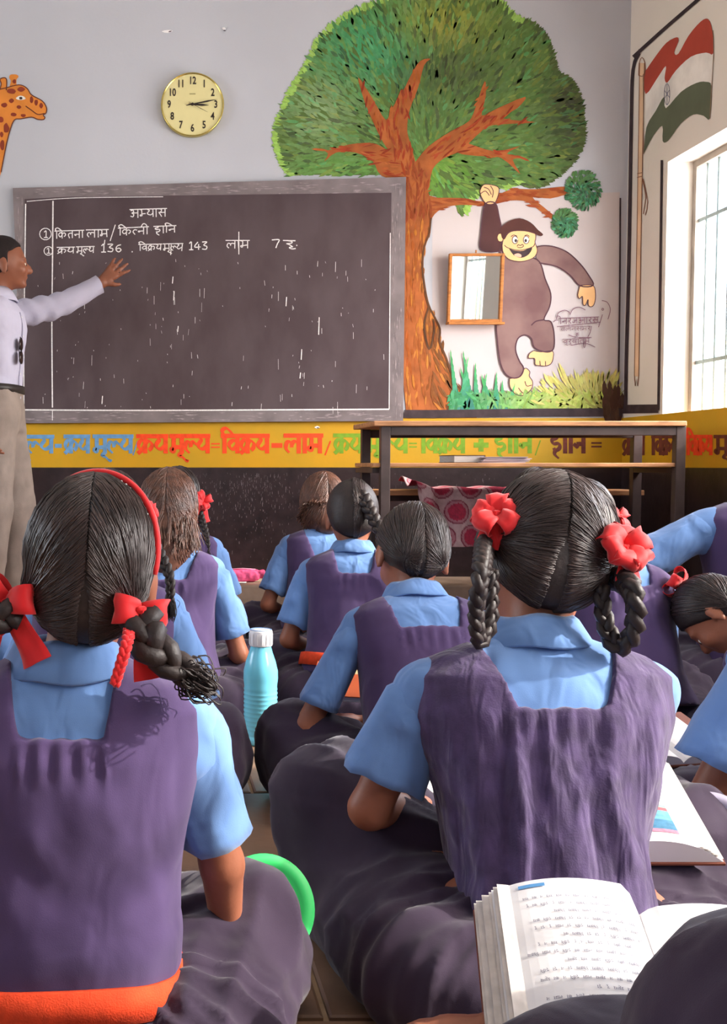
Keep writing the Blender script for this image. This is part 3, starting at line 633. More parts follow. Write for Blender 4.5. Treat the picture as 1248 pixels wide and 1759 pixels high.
for r_ in range(13): chalk('chalk_writing', lambda mb: txt(mb, r_), ('chalk heading', 'first line of chalk writing')[r_] if r_ < 2 else None)
def specks(mb):
    for _ in range(150):
        x = random.choice([random.gauss(140, 40), random.gauss(300, 25), random.gauss(530, 50), random.uniform(60, 660)]); y = random.uniform(445, 700)
        if x < 50 or x > 660: continue
        L = random.choice([2, 3, 5, 9, 14]) * random.uniform(.6, 1.3); ribbon(mb, np.array([(x, y), (x + random.gauss(0, .5), y + L)]), random.uniform(.6, 1.5), FB, .0005, taper=.5)
    for x, y, L in ((176, 680, 14), (297, 475, 12), (299, 500, 16), (306, 560, 10), (294, 420, 18), (518, 600, 18), (548, 545, 30), (492, 510, 16), (180, 412, 8), (516, 640, 10)):
        ribbon(mb, np.array([(x, y), (x - 1, y + L)]), 1.6, FB, .0006)
chalk('chalk_specks', specks)
def smears(mb):
    for _ in range(420):
        e = random.random()
        if e < .4: x, y, a = random.uniform(30, 690), random.gauss(324, 7) - (random.random() < 0) , 0
        elif e < .6: x, y, a = random.uniform(673, 692), random.uniform(320, 715), 1.57
        elif e < .75: x, y, a = random.uniform(28, 40), random.uniform(340, 715), 1.57
        else: x, y, a = random.uniform(45, 690), random.uniform(708, 722), 0
        if y < 323 - (x - 22) * .028 + 3: continue
        L = random.uniform(4, 22); dx, dy = math.cos(a) * L / 2, math.sin(a) * L / 2
        q = np.array([(x - dx, y - dy), (x, y + .4), (x + dx, y + dy)])
        if q[:, 0].min() < 27 or q[:, 0].max() > 690: continue
        ribbon(mb, q, random.uniform(.6, 2.4), lambda a_, b_, o: tuple(np.array(FW(a_, b_, .0265 + o)) - bo), .0003 + random.random() * .0004, taper=.9)
chalk('chalk_dust', smears, m_=M_CHF)
# chalk-like flecks painting the window's glare on the black dado
mb = MB()
for _ in range(520):
    x = random.choice([random.gauss(425, 32), random.gauss(440, 60), random.uniform(330, 1000)]); y = 812 + abs(random.gauss(0, 55))
    if x < 300 or y > 985: continue
    ribbon(mb, np.array([(x, y), (x + random.gauss(0, .4), y + random.uniform(1, 6))]), random.uniform(.6, 2.0), FW, .0052, taper=.8)
tag(mb.build('lime_splashes', mat('lime_splash', (150, 140, 145), rough=.6, var=.3), wall_front), kind='stuff')

# ------------------------------------------------------------------ clock
def textmesh(s, size, ext=.0006):
    cu = bpy.data.curves.new('t', 'FONT'); cu.body = s; cu.size = size; cu.extrude = ext; cu.align_x = 'CENTER'; cu.align_y = 'CENTER'; cu.resolution_u = 3; cu.offset = size * .018
    o = bpy.data.objects.new('t', cu); C.objects.link(o); dg = bpy.context.evaluated_depsgraph_get(); me = bpy.data.meshes.new_from_object(o.evaluated_get(dg)); bpy.data.objects.remove(o); return me
cc = FW(330, 183); clock = thing('wall_clock', 'round cream wall clock with black numerals and thin gold rim', 'clock', cc)
RX = Matrix.Rotation(math.pi / 2, 4, 'X'); CRr = 53 / FPX * YW
lathe(MB(), [(CRr * .98, -.0), (CRr, .006), (CRr, .030), (CRr * .985, .034), (CRr * .965, .033), (CRr * .95, .026)], 64, M=RX).build('rim', mat('gold_rim', (196, 178, 100), rough=.25, metal=.8, spec=.6), clock, True)
lathe(MB(), [(CRr * .955, .0), (CRr * .955, .0265), (0.001, .0265)], 64, M=RX).build('face', mat('clock_face', (226, 216, 158), rough=.5, var=.03), clock)
M_NUM = mat('clock_black', (46, 38, 36), rough=.5)
for k in range(1, 13):
    a = k * math.pi / 6; me = textmesh(str(k), .044); me.materials.clear(); me.materials.append(M_NUM)
    o = link(bpy.data.objects.new('numeral', me), clock); r_ = CRr * .74; o.rotation_euler = (math.pi / 2, 0, 0); o.location = (r_ * math.sin(a), -.0275, r_ * math.cos(a)); o.scale = (.8, 1.1, 1)
def hand_(name, deg, L, w, z, back=.25):
    a = R(deg); d = Vector((math.sin(a), 0, math.cos(a))); n = Vector((math.cos(a), 0, -math.sin(a))); c = Vector((0, -z, 0))
    q = [c - d * L * back - n * w * .5, c + d * L * .6 - n * w, c + d * L, c + d * L * .6 + n * w, c - d * L * back + n * w * .5]
    MB().add(q + [p + Vector((0, .0012, 0)) for p in q], [(0, 1, 2, 3, 4), (9, 8, 7, 6, 5)] + [(i, i + 5, (i + 1) % 5 + 5, (i + 1) % 5) for i in range(5)]).build(name, M_NUM, clock)
hand_('hour_hand', 93, CRr * .52, .0045, .031); hand_('minute_hand', 79, CRr * .80, .0035, .034); hand_('second_hand', 118, CRr * .55, .0010, .036)
lathe(MB(), [(.006, .027), (.006, .038), (.001, .039)], 12, M=RX).build('hub', M_NUM, clock)
MB().box(-.014, -.0272, .046, .014, -.0268, .052).build('maker_mark', mat('clock_mark', (178, 168, 116)), clock)

# ------------------------------------------------------------------ mirror
a0 = np.array(FW(766, 434)); a1 = np.array(FW(858, 550)); mc = (a0 + a1) / 2
mirror = thing('wall_mirror', 'small wooden framed mirror with a ledge hung over the painted ape', 'mirror', (mc[0], YW - .012, a1[2] - .012), (R(4.5), 0, R(0)))
w, h = (a1[0] - a0[0]) / 2, a0[2] - a1[2]; M_WD = mat('orange_wood', (178, 112, 52), rough=.45, var=.25, vscale=20, stretch=(1, 1, 6))
for (x0, z0, x1, z1) in ((-w, 0, -w + .014, h), (w - .014, 0, w, h), (-w + .014, h - .012, w - .014, h), (-w + .014, 0, w - .014, .014)):
    MB().box(x0, -.022, z0, x1, 0, z1).build('frame_strip', M_WD, mirror, bevel=.002)
MB().box(-w - .002, -.05, -.012, w + .004, .0, .0).build('ledge', M_WD, mirror, bevel=.002)
MB().box(-w + .014, -.010, .014, w - .014, -.006, h - .012).build('mirror_glass', mat('silvered_glass', (225, 230, 232), rough=.02, metal=1, var=.01), mirror)
lathe(MB(), [(.004, 0), (.004, .012), (.001, .014)], 8, c=(0, 0, h + .004), M=Matrix()).build('hook', M_WD, mirror)

# ------------------------------------------------------------------ windows in the right wall, and added fill openings in the left
M_FR = mat('window_frame_paint', (150, 140, 130), rough=.6, var=.2); M_BAR = mat('window_bar_paint', (150, 168, 170), rough=.45, var=.15, vscale=30)
M_SH = mat('weathered_shutter', (150, 120, 90), rough=.7, var=.3, vscale=15)
n_win = 0
def window(side, y0, y1, z0, z1):
    global n_win; n_win += 1
    X = (XW + .13) if side > 0 else (XL - .13); t = .022 * side
    root = thing('window_%d' % n_win, None, None, (X, (y0 + y1) / 2, z0)); root['kind'] = 'structure'; h = z1 - z0; w = (y1 - y0) / 2
    for (a, b, c, d) in ((-w, 0, -w + .03, h), (w - .03, 0, w, h), (-w + .03, h - .03, w - .03, h), (-w + .03, 0, w - .03, .03)):
        MB().box(-.02, a, b, .02, c, d).build('window_frame', M_FR, root)
    n = int((2 * w) / .085)
    for k in range(1, n):
        y = -w + 2 * w * k / n; mb = MB(); mb.tube([(0, y, .02), (0, y, h - .02)], .007, 8); mb.build('window_bar', M_BAR, root, True)
    for z in (h * .245, h * .775):
        MB().box(-.006, -w + .02, z - .008, .006, w - .02, z + .008).build('window_crossbar', M_BAR, root)
    return root
for q in WIN_R: window(1, *q)
for q in FILL_WIN_L: window(-1, *q)
# sill painted yellow
y0, y1, z0, z1 = WIN_R[0]
# ================================================================== people
from mathutils.bvhtree import BVHTree
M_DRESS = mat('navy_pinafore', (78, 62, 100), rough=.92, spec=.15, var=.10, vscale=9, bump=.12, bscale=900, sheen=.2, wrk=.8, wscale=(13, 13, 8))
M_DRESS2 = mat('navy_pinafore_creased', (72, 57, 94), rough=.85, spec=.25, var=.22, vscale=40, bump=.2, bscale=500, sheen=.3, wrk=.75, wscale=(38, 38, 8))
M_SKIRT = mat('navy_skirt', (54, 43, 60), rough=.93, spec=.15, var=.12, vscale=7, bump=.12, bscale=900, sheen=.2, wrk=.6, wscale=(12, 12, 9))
M_SHIRT = mat('blue_shirt', (104, 140, 194), rough=.85, spec=.2, var=.05, vscale=6, bump=.1, bscale=900, sheen=.2, wrk=.9, wscale=(20, 20, 10))
M_SKIN = mat('brown_skin', (150, 92, 68), rough=.5, spec=.4, var=.08, vscale=12, bump=.15, bscale=160)
M_HAIR = mat('black_hair', (37, 26, 25), rough=.55, spec=.45, var=.25, vscale=60, bump=.4, bscale=160)
M_STR = mat('black_hair_strands', (54, 40, 38), rough=.4, spec=.55, var=.35, vscale=30)
M_HAIRB = mat('brown_hair', (92, 58, 44), rough=.38, spec=.6, var=.35, vscale=50, bump=.4, bscale=160)
M_RED = mat('red_satin', (214, 24, 30), rough=.6, spec=.3, var=.1, vscale=14, sheen=.3)
M_BELT = mat('orange_red_belt', (222, 70, 34), rough=.85, var=.12, vscale=60, bump=.4, bscale=500)
M_EYE = mat('eye_white', (225, 218, 205), rough=.2); M_EYED = mat('eye_dark', (30, 20, 18), rough=.15)

def rot(x=0, y=0, z=0): return Matrix.Rotation(R(z), 4, 'Z') @ Matrix.Rotation(R(y), 4, 'Y') @ Matrix.Rotation(R(x), 4, 'X')
def tr(x, y, z): return Matrix.Translation((x, y, z))
def mp(M, p): return np.array(M @ Vector(p))
def apply(M, V): A = np.array(M); return V @ A[:3, :3].T + A[:3, 3]

def hand_prims(g, wr, el, nrm, side, s=1.0, spread=.35, curl=.5):
    """palm and five fingers continuing the forearm; nrm = direction the palm faces; side: +1 thumb towards cross(d, nrm)"""
    wr = np.asarray(wr, float); d = wr - np.asarray(el, float); d /= np.linalg.norm(d); n = np.asarray(nrm, float); n = n - d * n.dot(d); n /= np.linalg.norm(n) + 1e-9
    t = np.cross(d, n) * side; k = .004 * s
    for q in (-.018, 0, .018): g.cap(wr + t * q * .6 * s, wr + d * .058 * s + t * q * s, .0135 * s, .0105 * s, k=.006 * s)
    L = [(.58, .024, .3), (.70, .009, .1), (.66, -.007, -.08), (.50, -.021, -.28)]
    for l, off, sp in L:
        b = wr + d * .062 * s + t * off * s; dd = d + t * sp * spread; dd /= np.linalg.norm(dd); p1 = b + (dd * math.cos(curl * .5) + n * math.sin(curl * .5)) * l * .042 * s
        p2 = p1 + (dd * math.cos(curl * 1.3) + n * math.sin(curl * 1.3)) * l * .034 * s; p3 = p2 + (dd * math.cos(curl * 2) + n * math.sin(curl * 2)) * l * .026 * s
        g.cap(b - d * .012 * s, p1, .0082 * s, .0076 * s, k=k); g.cap(p1, p2, .0076 * s, .007 * s, k=k); g.cap(p2, p3, .007 * s, .006 * s, k=k)
    b = wr + d * .014 * s + t * .020 * s; q1 = b + (d * .6 + t * .8 + n * .1) * .028 * s; q2 = q1 + (d * .8 + t * .6 + n * .2) * .024 * s
    g.cap(b, q1, .0115 * s, .009 * s, k=.006 * s); g.cap(q1, q2, .009 * s, .0068 * s, k=k)

def head_prims(g, H, s=1.0, k=.012):
    g.ell((0, -.006, .118), (.071 * s, .086 * s, .088 * s), H, k=k)
    g.ell((0, .032, .072), (.052 * s, .055 * s, .066 * s), H, k=.02)           # jaw
    g.ell((0, .088, .086), (.010, .016, .016), H, k=.008); g.ell((0, .096, .078), (.011, .010, .009), H, k=.006)   # nose
    g.ell((0, .074, .050), (.021, .014, .009), H, k=.006); g.ell((0, .066, .022), (.02, .018, .014), H, k=.012)    # lips, chin
    for sx in (-1, 1):
        g.ell((sx * .034, .062, .078), (.020, .022, .022), H, k=.015); g.ell((sx * .027, .073, .118), (.022, .012, .008), H, k=.01)
        E = H @ tr(sx * .073, -.004, .088) @ rot(0, 0, -sx * 22)
        g.ell((0, 0, 0), (.0065, .017, .027), E, k=.005); g.ell((sx * .004, -.006, .004), (.005, .013, .022), E, k=.004); g.ell((0, .002, -.024), (.006, .009, .010), E, k=.005)

def prof(tab, z):
    t = np.array(tab); return np.interp(z, t[:, 0], t[:, 1]), np.interp(z, t[:, 0], t[:, 2])
TORSO = [(-.07, .10, .085), (-.03, .122, .092), (.03, .122, .088), (.10, .112, .078), (.2, .122, .082), (.28, .138, .085), (.33, .142, .076), (.355, .118, .062), (.375, .070, .050), (.392, .040, .040)]
def torso_field(T, tab, grow=0, zlo=-.07, zhi=.39, extra=None, power=2.4, flare=0, blou=0):
    Mi = np.array(T.inverted())
    def f(X, Y, Z):
        x = Mi[0, 0] * X + Mi[0, 1] * Y + Mi[0, 2] * Z + Mi[0, 3]; y = Mi[1, 0] * X + Mi[1, 1] * Y + Mi[1, 2] * Z + Mi[1, 3]; z = Mi[2, 0] * X + Mi[2, 1] * Y + Mi[2, 2] * Z + Mi[2, 3]
        a, b = prof(tab, z); a = a + grow + flare * np.clip(.22 - z, 0, .3); b = b + grow + flare * .8 * np.clip(.22 - z, 0, .3)
        bl = blou * np.exp(-((z - .085) / .045) ** 2); a = a + bl; b = b + bl * .8
        q = ((np.abs(x) / a) ** power + (np.abs(y) / b) ** power) ** (1 / power); d = (q - 1) * np.minimum(a, b)
        d = np.maximum(d, np.maximum(zlo - z, z - zhi - grow))
        if extra is not None: d = extra(x, y, z, d)
        return d
    return f

def bow(mb, c, nrm, up, s=.03, loops=2, tails=2, w=.022, seed=0, spread=2.6):
    """ribbon bow: loops of ribbon around a knot"""
    rr = random.Random(seed); c = np.asarray(c, float); n = np.asarray(nrm, float); n /= np.linalg.norm(n); u = np.asarray(up, float); u = u - n * u.dot(n); u /= np.linalg.norm(u); r = np.cross(u, n)
    def strip(path, wid, nn):
        path = np.asarray(path); m = len(path); T = np.gradient(path, axis=0); T /= np.linalg.norm(T, axis=1)[:, None] + 1e-9
        W = np.cross(T, nn); W /= np.linalg.norm(W, axis=1)[:, None] + 1e-9; V = []
        for j in range(5):
            q = (j / 4 - .5); off = np.array([math.sin(j * 2.1 + i * .9 + seed) * .0016 for i in range(m)])
            V.append(path + W * (wid * q)[:, None] + np.cross(W, T) * off[:, None])
        V = np.array(V); th = .0007; N2 = np.cross(W, T)
        A = (V + N2[None] * th).reshape(-1, 3); B = (V - N2[None] * th).reshape(-1, 3); k = 5 * m; F = []
        for j in range(4):
            for i in range(m - 1):
                F.append((j * m + i, j * m + i + 1, (j + 1) * m + i + 1, (j + 1) * m + i)); F.append(tuple(k + q for q in F[-1][::-1]))
        for i in range(m - 1): F += [(i, k + i, k + i + 1, i + 1), (4 * m + i + 1, k + 4 * m + i + 1, k + 4 * m + i, 4 * m + i)]
        mb.add(np.r_[A, B], F)
    for L in range(loops):
        a = (L / loops) * 6.283 + .3 + rr.uniform(-.25, .25) if loops > 2 else (0 if L else math.pi) + rr.uniform(-.25, .25)
        d = r * math.cos(a) + u * math.sin(a) + n * rr.uniform(.1, .6); d /= np.linalg.norm(d); e = np.cross(d, n); e /= np.linalg.norm(e) + 1e-9; h = n - d * n.dot(d); h /= np.linalg.norm(h)
        ll = s * rr.uniform(.85, 1.15); tt = np.linspace(0, 2 * math.pi, 15); path = np.array([c + d * ll * (1 - math.cos(t)) * .62 + h * math.sin(t) * ll * .40 * (1 - .2 * math.cos(t)) for t in tt])
        wid = w * (.35 + .75 * np.sin(tt / 2) ** .8); strip(path, wid, np.cross(T_(path), e))
    for L in range(tails):
        a = -math.pi / 2 + (L - (tails - 1) / 2) * .9 + rr.uniform(-.2, .2); d = r * math.cos(a) + u * math.sin(a)
        tt = np.linspace(0, 1, 9); path = np.array([c + d * s * spread * .8 * t + n * math.sin(t * 5) * .004 + np.array([0, 0, -.012]) * t * t for t in tt]); strip(path, w * (.4 + .8 * tt ** .7), np.tile(np.cross(T_(path)[0], n), (9, 1)) * 0 + n)
    k = 10; V = []; F = []
    for i in range(6):
        for j in range(k):
            th = math.pi * i / 5; ph = 6.283 * j / k; q = s * .30 * (1 + .12 * math.sin(3 * ph)); V.append(c + n * (.006 + math.cos(th) * q * .8) + (r * math.cos(ph) + u * math.sin(ph) * .85) * math.sin(th) * q)
    for i in range(5):
        for j in range(k): F.append((i * k + j, i * k + (j + 1) % k, (i + 1) * k + (j + 1) % k, (i + 1) * k + j))
    mb.add(V, F)
def T_(path): T = np.gradient(path, axis=0); return T / (np.linalg.norm(T, axis=1)[:, None] + 1e-9)

def braid(mb, path, r, turns=None, taper=.6, n=7, seg=9):
    p = spline(path, 14); L = np.r_[0, np.cumsum(np.linalg.norm(np.diff(p, axis=0), axis=1))]; T, N, B = frames(p, (0, 1, .1)); tot = L[-1]; turns = turns or tot / (r * 3.6)
    m = int(turns * seg) + 2; s_ = np.linspace(0, tot, m)
    P_ = np.c_[[np.interp(s_, L, p[:, k]) for k in range(3)]].T; N_ = np.c_[[np.interp(s_, L, N[:, k]) for k in range(3)]].T; B_ = np.c_[[np.interp(s_, L, B[:, k]) for k in range(3)]].T
    rr = r * (1 - (1 - taper) * s_ / tot); ph = s_ / tot * turns * 2 * math.pi
    for k in range(3):
        a = ph + k * 2.0944; q = P_ + B_ * (np.sin(a) * rr * .62)[:, None] + N_ * (np.sin(2 * a) * rr * .34)[:, None]; mb.tube(q, rr * .58, n, flat=.9)
    return p[-1], T[-1]
def tuft(mb, p, d, L, r, n=260, seed=1, curl=.12):
    rr = random.Random(seed); d = np.asarray(d, float)
    for _ in range(n):
        o = np.array([rr.gauss(0, 1) for _ in range(3)]) * r * .33; e = d + np.array([rr.gauss(0, 1) for _ in range(3)]) * .13; l = L * rr.uniform(.5, 1)
        q = [p + o, p + o * 1.3 + e * l * .5 + np.array([rr.gauss(0, 1) for _ in range(3)]) * curl * l * .12, p + o * .8 + e * l + np.array([0, 0, -curl * l * .3])]
        mb.tube(spline(q, 3), [r * .04] * 6 + [r * .012], 3, caps=False)

def hair_cap(H, style, s=1.0, h=.006, m=None, parent=None, wave=.0, label=None, long=0.0):
    g = Grid(*hb(H, .17 + long), h)
    def cut(x, y, z):
        hl = .055 + .10 * np.clip(y + .02, 0, .2) / .1 if style != 'loose' else .03 + .10 * np.clip(y + .0, 0, .2) / .1      # hairline rises to the forehead
        d = hl - z + .0 * x; gr = .0035 * np.exp(-(x / .0035) ** 2)
        return np.maximum(d, -1) if style == 'loose' else np.maximum(d, -1)
    g.ell((0, -.008, .122), (.078 * s, .094 * s, .094 * s), H, k=.0, cut=cut)
    if style != 'loose': g.ell((0, -.052, .062), (.054, .036, .044), H, k=.03)
    else:
        g.ell((0, -.055, .05 - long * .3), (.070, .052, .075 + long * .5), H, k=.03)
        for sx in (-1, 1): g.ell((sx * .056, -.01, .06 - long * .25), (.024, .045, .07 + long * .4), H, k=.02)
    V, F = g.mesh(); V = smooth_mesh(V, F, 1)
    o = mesh_obj('hair', V, F, m or M_HAIR, parent, True); return o, BVHTree.FromPolygons([tuple(map(float, v)) for v in V], [tuple(map(int, f)) for f in F])
def hb(H, r): c = mp(H, (0, 0, .10)); return c - r, c + r
def strands(H, ties, n, m, parent, s=1.0, seed=3, rad=.0011, part=0.0, name='hair_strands', loose=0, lift=.02, bvh=None):
    """combed locks from the parting over the skull to each tie point; ties: {side: head-frame point}"""
    rr = np.random.default_rng(seed); cx = np.array([0, -.008, .122]); ax = np.array([.0785, .0945, .0945]) * s; mb_V = []; mb_F = []; nv = 0
    for sd, tie in ties.items():
        e = (np.asarray(tie) - cx) / ax; er = np.linalg.norm(e); e = e / er
        for _ in range(n):
            th = rr.uniform(R(-40), R(178)) if not loose else rr.uniform(R(-30), R(120)); yy = math.sin(th - R(0)) ; a0 = np.array([sd * .02 + part, math.cos(math.pi / 2 + th) * 1.0, math.sin(math.pi / 2 + th)])
            a0[0] += sd * abs(rr.normal(0, .004)); a0 /= np.linalg.norm(a0)
            if loose:
                ee = np.array([sd * rr.uniform(.1, 1.0), -rr.uniform(.1, 1.0) * (1 if rr.random() < .8 else -.3), -.55]); ee /= np.linalg.norm(ee)
            else: ee = e + rr.normal(0, .035, 3); ee /= np.linalg.norm(ee)
            om = math.acos(np.clip(a0.dot(ee), -1, 1)); k = 12; t = np.linspace(0, 1, k)
            q = (np.sin((1 - t) * om)[:, None] * a0 + np.sin(t * om)[:, None] * ee) / max(math.sin(om), 1e-4)
            l = 1.0 + rr.uniform(-.012, lift); sag = 1 + .03 * np.sin(t * math.pi) * rr.uniform(0, 1)
            R_ = np.full(k, l) * sag; R_[-3:] = R_[-3:] + (min(er, 1.15) - R_[-3:]) * np.array([.3, .7, 1.0])
            q = cx + q * R_[:, None] * ax
            if bvh is not None:
                cw = Vector(mp(H, (0, -.02, .105)))
                for j in range(1, k - 1):
                    w_ = Vector(mp(H, q[j])); dr = (w_ - cw).normalized(); hit = bvh.ray_cast(cw + dr * .25, -dr)[0]
                    if hit is not None and (j < k - 2 or (hit - cw).length > (w_ - cw).length): q[j] = np.array(H.inverted() @ (hit + dr * (.0002 + .0022 * rr.random() * (l - .98) / .03)))
            if loose:
                d_ = np.array([rr.normal(0, .012), rr.normal(-.004, .012), -loose * rr.uniform(.6, 1)]); q = np.r_[q, [q[-1] + d_ * .35, q[-1] + d_ * .7, q[-1] + d_]]; k += 3
            q = q + rr.normal(0, .0007, (1, 3)); V, F = loft_tube(q, np.linspace(rad, rad * .6, k) * rr.uniform(.7, 1.5), 4)
            mb_V.append(V); mb_F.append(F + nv); nv += len(V)
    V = apply(H, np.concatenate(mb_V)); return tag(mesh_obj(name, V, np.concatenate(mb_F), m, parent, True), kind='stuff')

def sleeve(mb, sh, el, r0, r1, frac=.75, n=18, rows=12, wr=.003, seed=0, flat=.85):
    sh, el = np.asarray(sh, float), np.asarray(el, float); d = el - sh; en = sh + d * frac; t = np.linspace(0, 1, rows); pts = sh + (en - sh) * t[:, None]
    rs = r0 + (r1 - r0) * t ** 1.2; rs[0] *= .8; V, F = loft_tube(pts, rs, n, flat); V = V + vnoise(V * 34 + seed)[:, None] * wr + 0
    V2, _ = loft_tube(pts[::-1], (rs - .003)[::-1], n, flat); k = len(V); F2 = F + k
    # hem joins outer and inner walls
    T, N, B = frames(pts); a = np.linspace(0, 2 * math.pi, n, endpoint=False)
    V2 = (pts[:, None] + (rs - .003)[:, None, None] * (np.cos(a)[None, :, None] * N[:, None] * flat + np.sin(a)[None, :, None] * B[:, None])).reshape(-1, 3) + vnoise(V * 34 + seed)[:, None] * wr
    F3 = F[:, ::-1] + k; l = (rows - 1) * n; hem = [(l + j, l + (j + 1) % n, k + l + (j + 1) % n, k + l + j) for j in range(n)]
    mb.add(V, [tuple(f) for f in F]); mb.F += []; kk = len(mb.V) - len(V); mb.add(V2, [tuple(f - k) for f in F3]); b0 = kk
    mb.F += [tuple(b0 + q for q in f) for f in hem]

def pleat_w(V, amp, f=60, ph=0.):
    x = V[:, 0] + .02 * vnoise(V * 7 + ph); w = np.sin(x * f * 2 + 2.2 * vnoise(V * np.array([14, 14, 4]) + ph)); return amp * (w * .6 + .55 * fbm(V * np.array([60, 60, 22]) + ph, 2))

def girl(name_label, X, Y, yaw=0, s=1.0, lean=8, side=0, twist=0, nod=10, roll=0, turn=0, group=None, h=.007,
         elb=((-.19, .06, .20), (.19, .06, .20)), wri=((-.06, .20, .13), (.06, .20, .13)), knees=((-.215, .17, .115), (.215, .17, .115)), kr=.072, style='pigtails',
         ties=None, bows=(), braids=(), hairmat=None, nst=500, neck=(.085, .055, .285), belt=True, dmat=None, smat=None, crease=.0, flare=.12, wide=1.0, wrinkle=.004, sr=(.041, .052), beltz=.040, sleeve_frac=.78,
         loose=0, bowargs=None, hs=1.0, hoff=(0, 0), skirt_back=.20, z0=0, collar=True, armhole=.146, blouse=.0, skirtz=1.0, hair_rad=.0011, shift=(0, 0), hipz=.10, blouson=0.0, waist=1.0, fold_amp=.0038):
    root = thing('person', name_label, 'person', (X, Y, z0), (0, 0, R(yaw)), group); root.scale = (s, s, s)
    T = tr(shift[0], shift[1], hipz) @ rot(-lean, side, twist); tab = [(z, a * wide * (1 - (1 - waist) * min(1, max(0, (.27 - z) / .17))), b) for z, a, b in TORSO]
    H = T @ tr(hoff[0], .004 + hoff[1], .385) @ rot(-nod + 0, roll, turn) @ Matrix.Scale(hs, 4)
    shd = [mp(T, (sx * .127 * wide, 0, .315)) for sx in (-1, 1)]
    el = [np.array(e, float) for e in elb]; wr = [np.array(w, float) for w in wri]
    # body: one surface
    lo = np.min([mp(H, (0, 0, .1)) - .16, [-.34, -.16, -.02], *[w - .12 for w in wr], *[e - .06 for e in el]], axis=0); hi = np.max([mp(H, (0, 0, .1)) + .16, [.34, .34, .1], *[w + .12 for w in wr], *[e + .06 for e in el]], axis=0)
    g = Grid(lo, hi, h); head_prims(g, H); g.cap(mp(T, (0, 0, .33)), mp(H, (0, -.006, .05)), .043, .037, k=.02)
    g.field(lo, hi, torso_field(T, tab, grow=-.012, zhi=.375), k=.02)
    for i, sx in enumerate((-1, 1)):
        g.cap(shd[i], el[i], .028, .026, k=.012); g.cap(el[i], wr[i], .0265, .0185, k=.008); nrm = np.array([-sx * .4, -.1, -1]); hand_prims(g, wr[i], el[i], nrm, -1 if sx < 0 else 1, .82, curl=.45)
        kn = np.array(knees[i]); hp = np.array([sx * .075, .0, .085]); ft = np.array([-sx * .10, .27, .03]); g.cap(hp, kn, .06, .042, k=.02); g.cap(kn, ft, .04, .026, k=.015); g.cap(ft, ft + np.array([-sx * .07, .03, -.004]), .024, .02, k=.01)
    V, F = g.mesh(); V = smooth_mesh(V, F, 1, .4); mesh_obj('body', V, F, M_SKIN, root, True)
    for sx in (-1, 1):
        mb = MB(); c = mp(H, (sx * .028, .0765, .094)); 
        for r_, col, dy in ((.0105, M_EYE, 0), (.0055, M_EYED, .0065)):
            mb = MB(); cc_ = mp(H, (sx * .028, .0740 + dy, .094)); lathe(mb, [(r_ * math.sin(t), -r_ * math.cos(t)) for t in np.linspace(.15, 3.0, 7)], 10, c=tuple(cc_)); mb.build('eye' if dy == 0 else 'pupil', col, root, True)
    # shirt
    g = Grid(*tb(T, .19 * wide + .02), h); g.field(g.lo, g.lo + 9, torso_field(T, tab, grow=.0, zlo=.02, zhi=.385), k=0)
    for i in (0, 1): dd = (el[i] - shd[i]) / np.linalg.norm(el[i] - shd[i]); g.cap(shd[i], shd[i] + dd * .045, sr[0] * .86, sr[0] * .9, k=.02)
    V, F = g.mesh(); V = smooth_mesh(V, F, 1)
    V = V + vnormals(V, F) * (fbm(V * 20, 2) * .0022)[:, None]; mb = MB(); mb.add(V, [tuple(f) for f in F])
    for i in (0, 1): sleeve(mb, shd[i], el[i], sr[0], sr[1], sleeve_frac, seed=i * 9 + X * 5, wr=.006)
    mb.build('shirt', smat or M_SHIRT, root, True)
    if collar:
        mb = MB(); n = 40; pf = [(.040, .352), (.042, .400), (.046, .406), (.052, .400), (.061, .382), (.069, .366), (.067, .363), (.056, .378), (.047, .388)]; V = []; F = []
        for r_, z in pf:
            for k in range(n):
                a = 2 * math.pi * k / n; drop = .014 * max(0, math.sin(a)) * (r_ - .03) / .05; V.append(mp(T, (r_ * 1.12 * math.cos(a), r_ * 1.0 * math.sin(a) + .0, z - drop + .002 * math.sin(5 * a + r_ * 80))))
        m_ = len(pf)
        for i in range(m_):
            for k in range(n): F.append((i * n + k, i * n + (k + 1) % n, ((i + 1) % m_) * n + (k + 1) % n, ((i + 1) % m_) * n + k))
        mb.add(V, F).build('collar', smat or M_SHIRT, root, True)
    # pinafore bodice with square neck
    nt, nb, nz = neck
    def cutd(x, y, z, d):
        wn_ = nb + (nt - nb) * np.clip((z - nz) / .08, 0, 1); front = np.where(y > .0, .0, 1.0)
        opening = np.minimum(wn_ - np.abs(x), z - (nz + .03 * (1 - front))); arm = np.minimum(np.abs(x) - (armhole + .45 * np.clip(.31 - z, 0, .2) ** 1.2) * wide, z - .16)
        sh_ = np.clip(z - .3, 0, 1) * 0
        return np.maximum(np.maximum(d, opening), arm)
    g = Grid(*tb(T, .19 * wide + .05), h * .8); g.field(g.lo, g.lo + 9, torso_field(T, tab, grow=.0085, zlo=beltz - .03, zhi=.385, extra=cutd, flare=flare, blou=blouson), k=0)
    V, F = g.mesh(); V = smooth_mesh(V, F, 1, .35); N = vnormals(V, F); Vt = apply(T.inverted(), V); low = np.clip((nz + .02 - Vt[:, 2]) / .08, 0, 1)
    disp = fbm(V * np.array([9, 9, 7]) + X * 9, 3) * wrinkle * low + (pleat_w(Vt, crease, ph=X) * low if crease else 0) + np.sin(Vt[:, 0] * 260 + 2 * vnoise(Vt * 12)) * .0022 * np.exp(-((Vt[:, 2] - nz + .022) / .024) ** 2) * (np.abs(Vt[:, 0]) < nb * 1.1)
    V = V + N * disp[:, None]; mesh_obj('pinafore', V, F, dmat or M_DRESS, root, True)
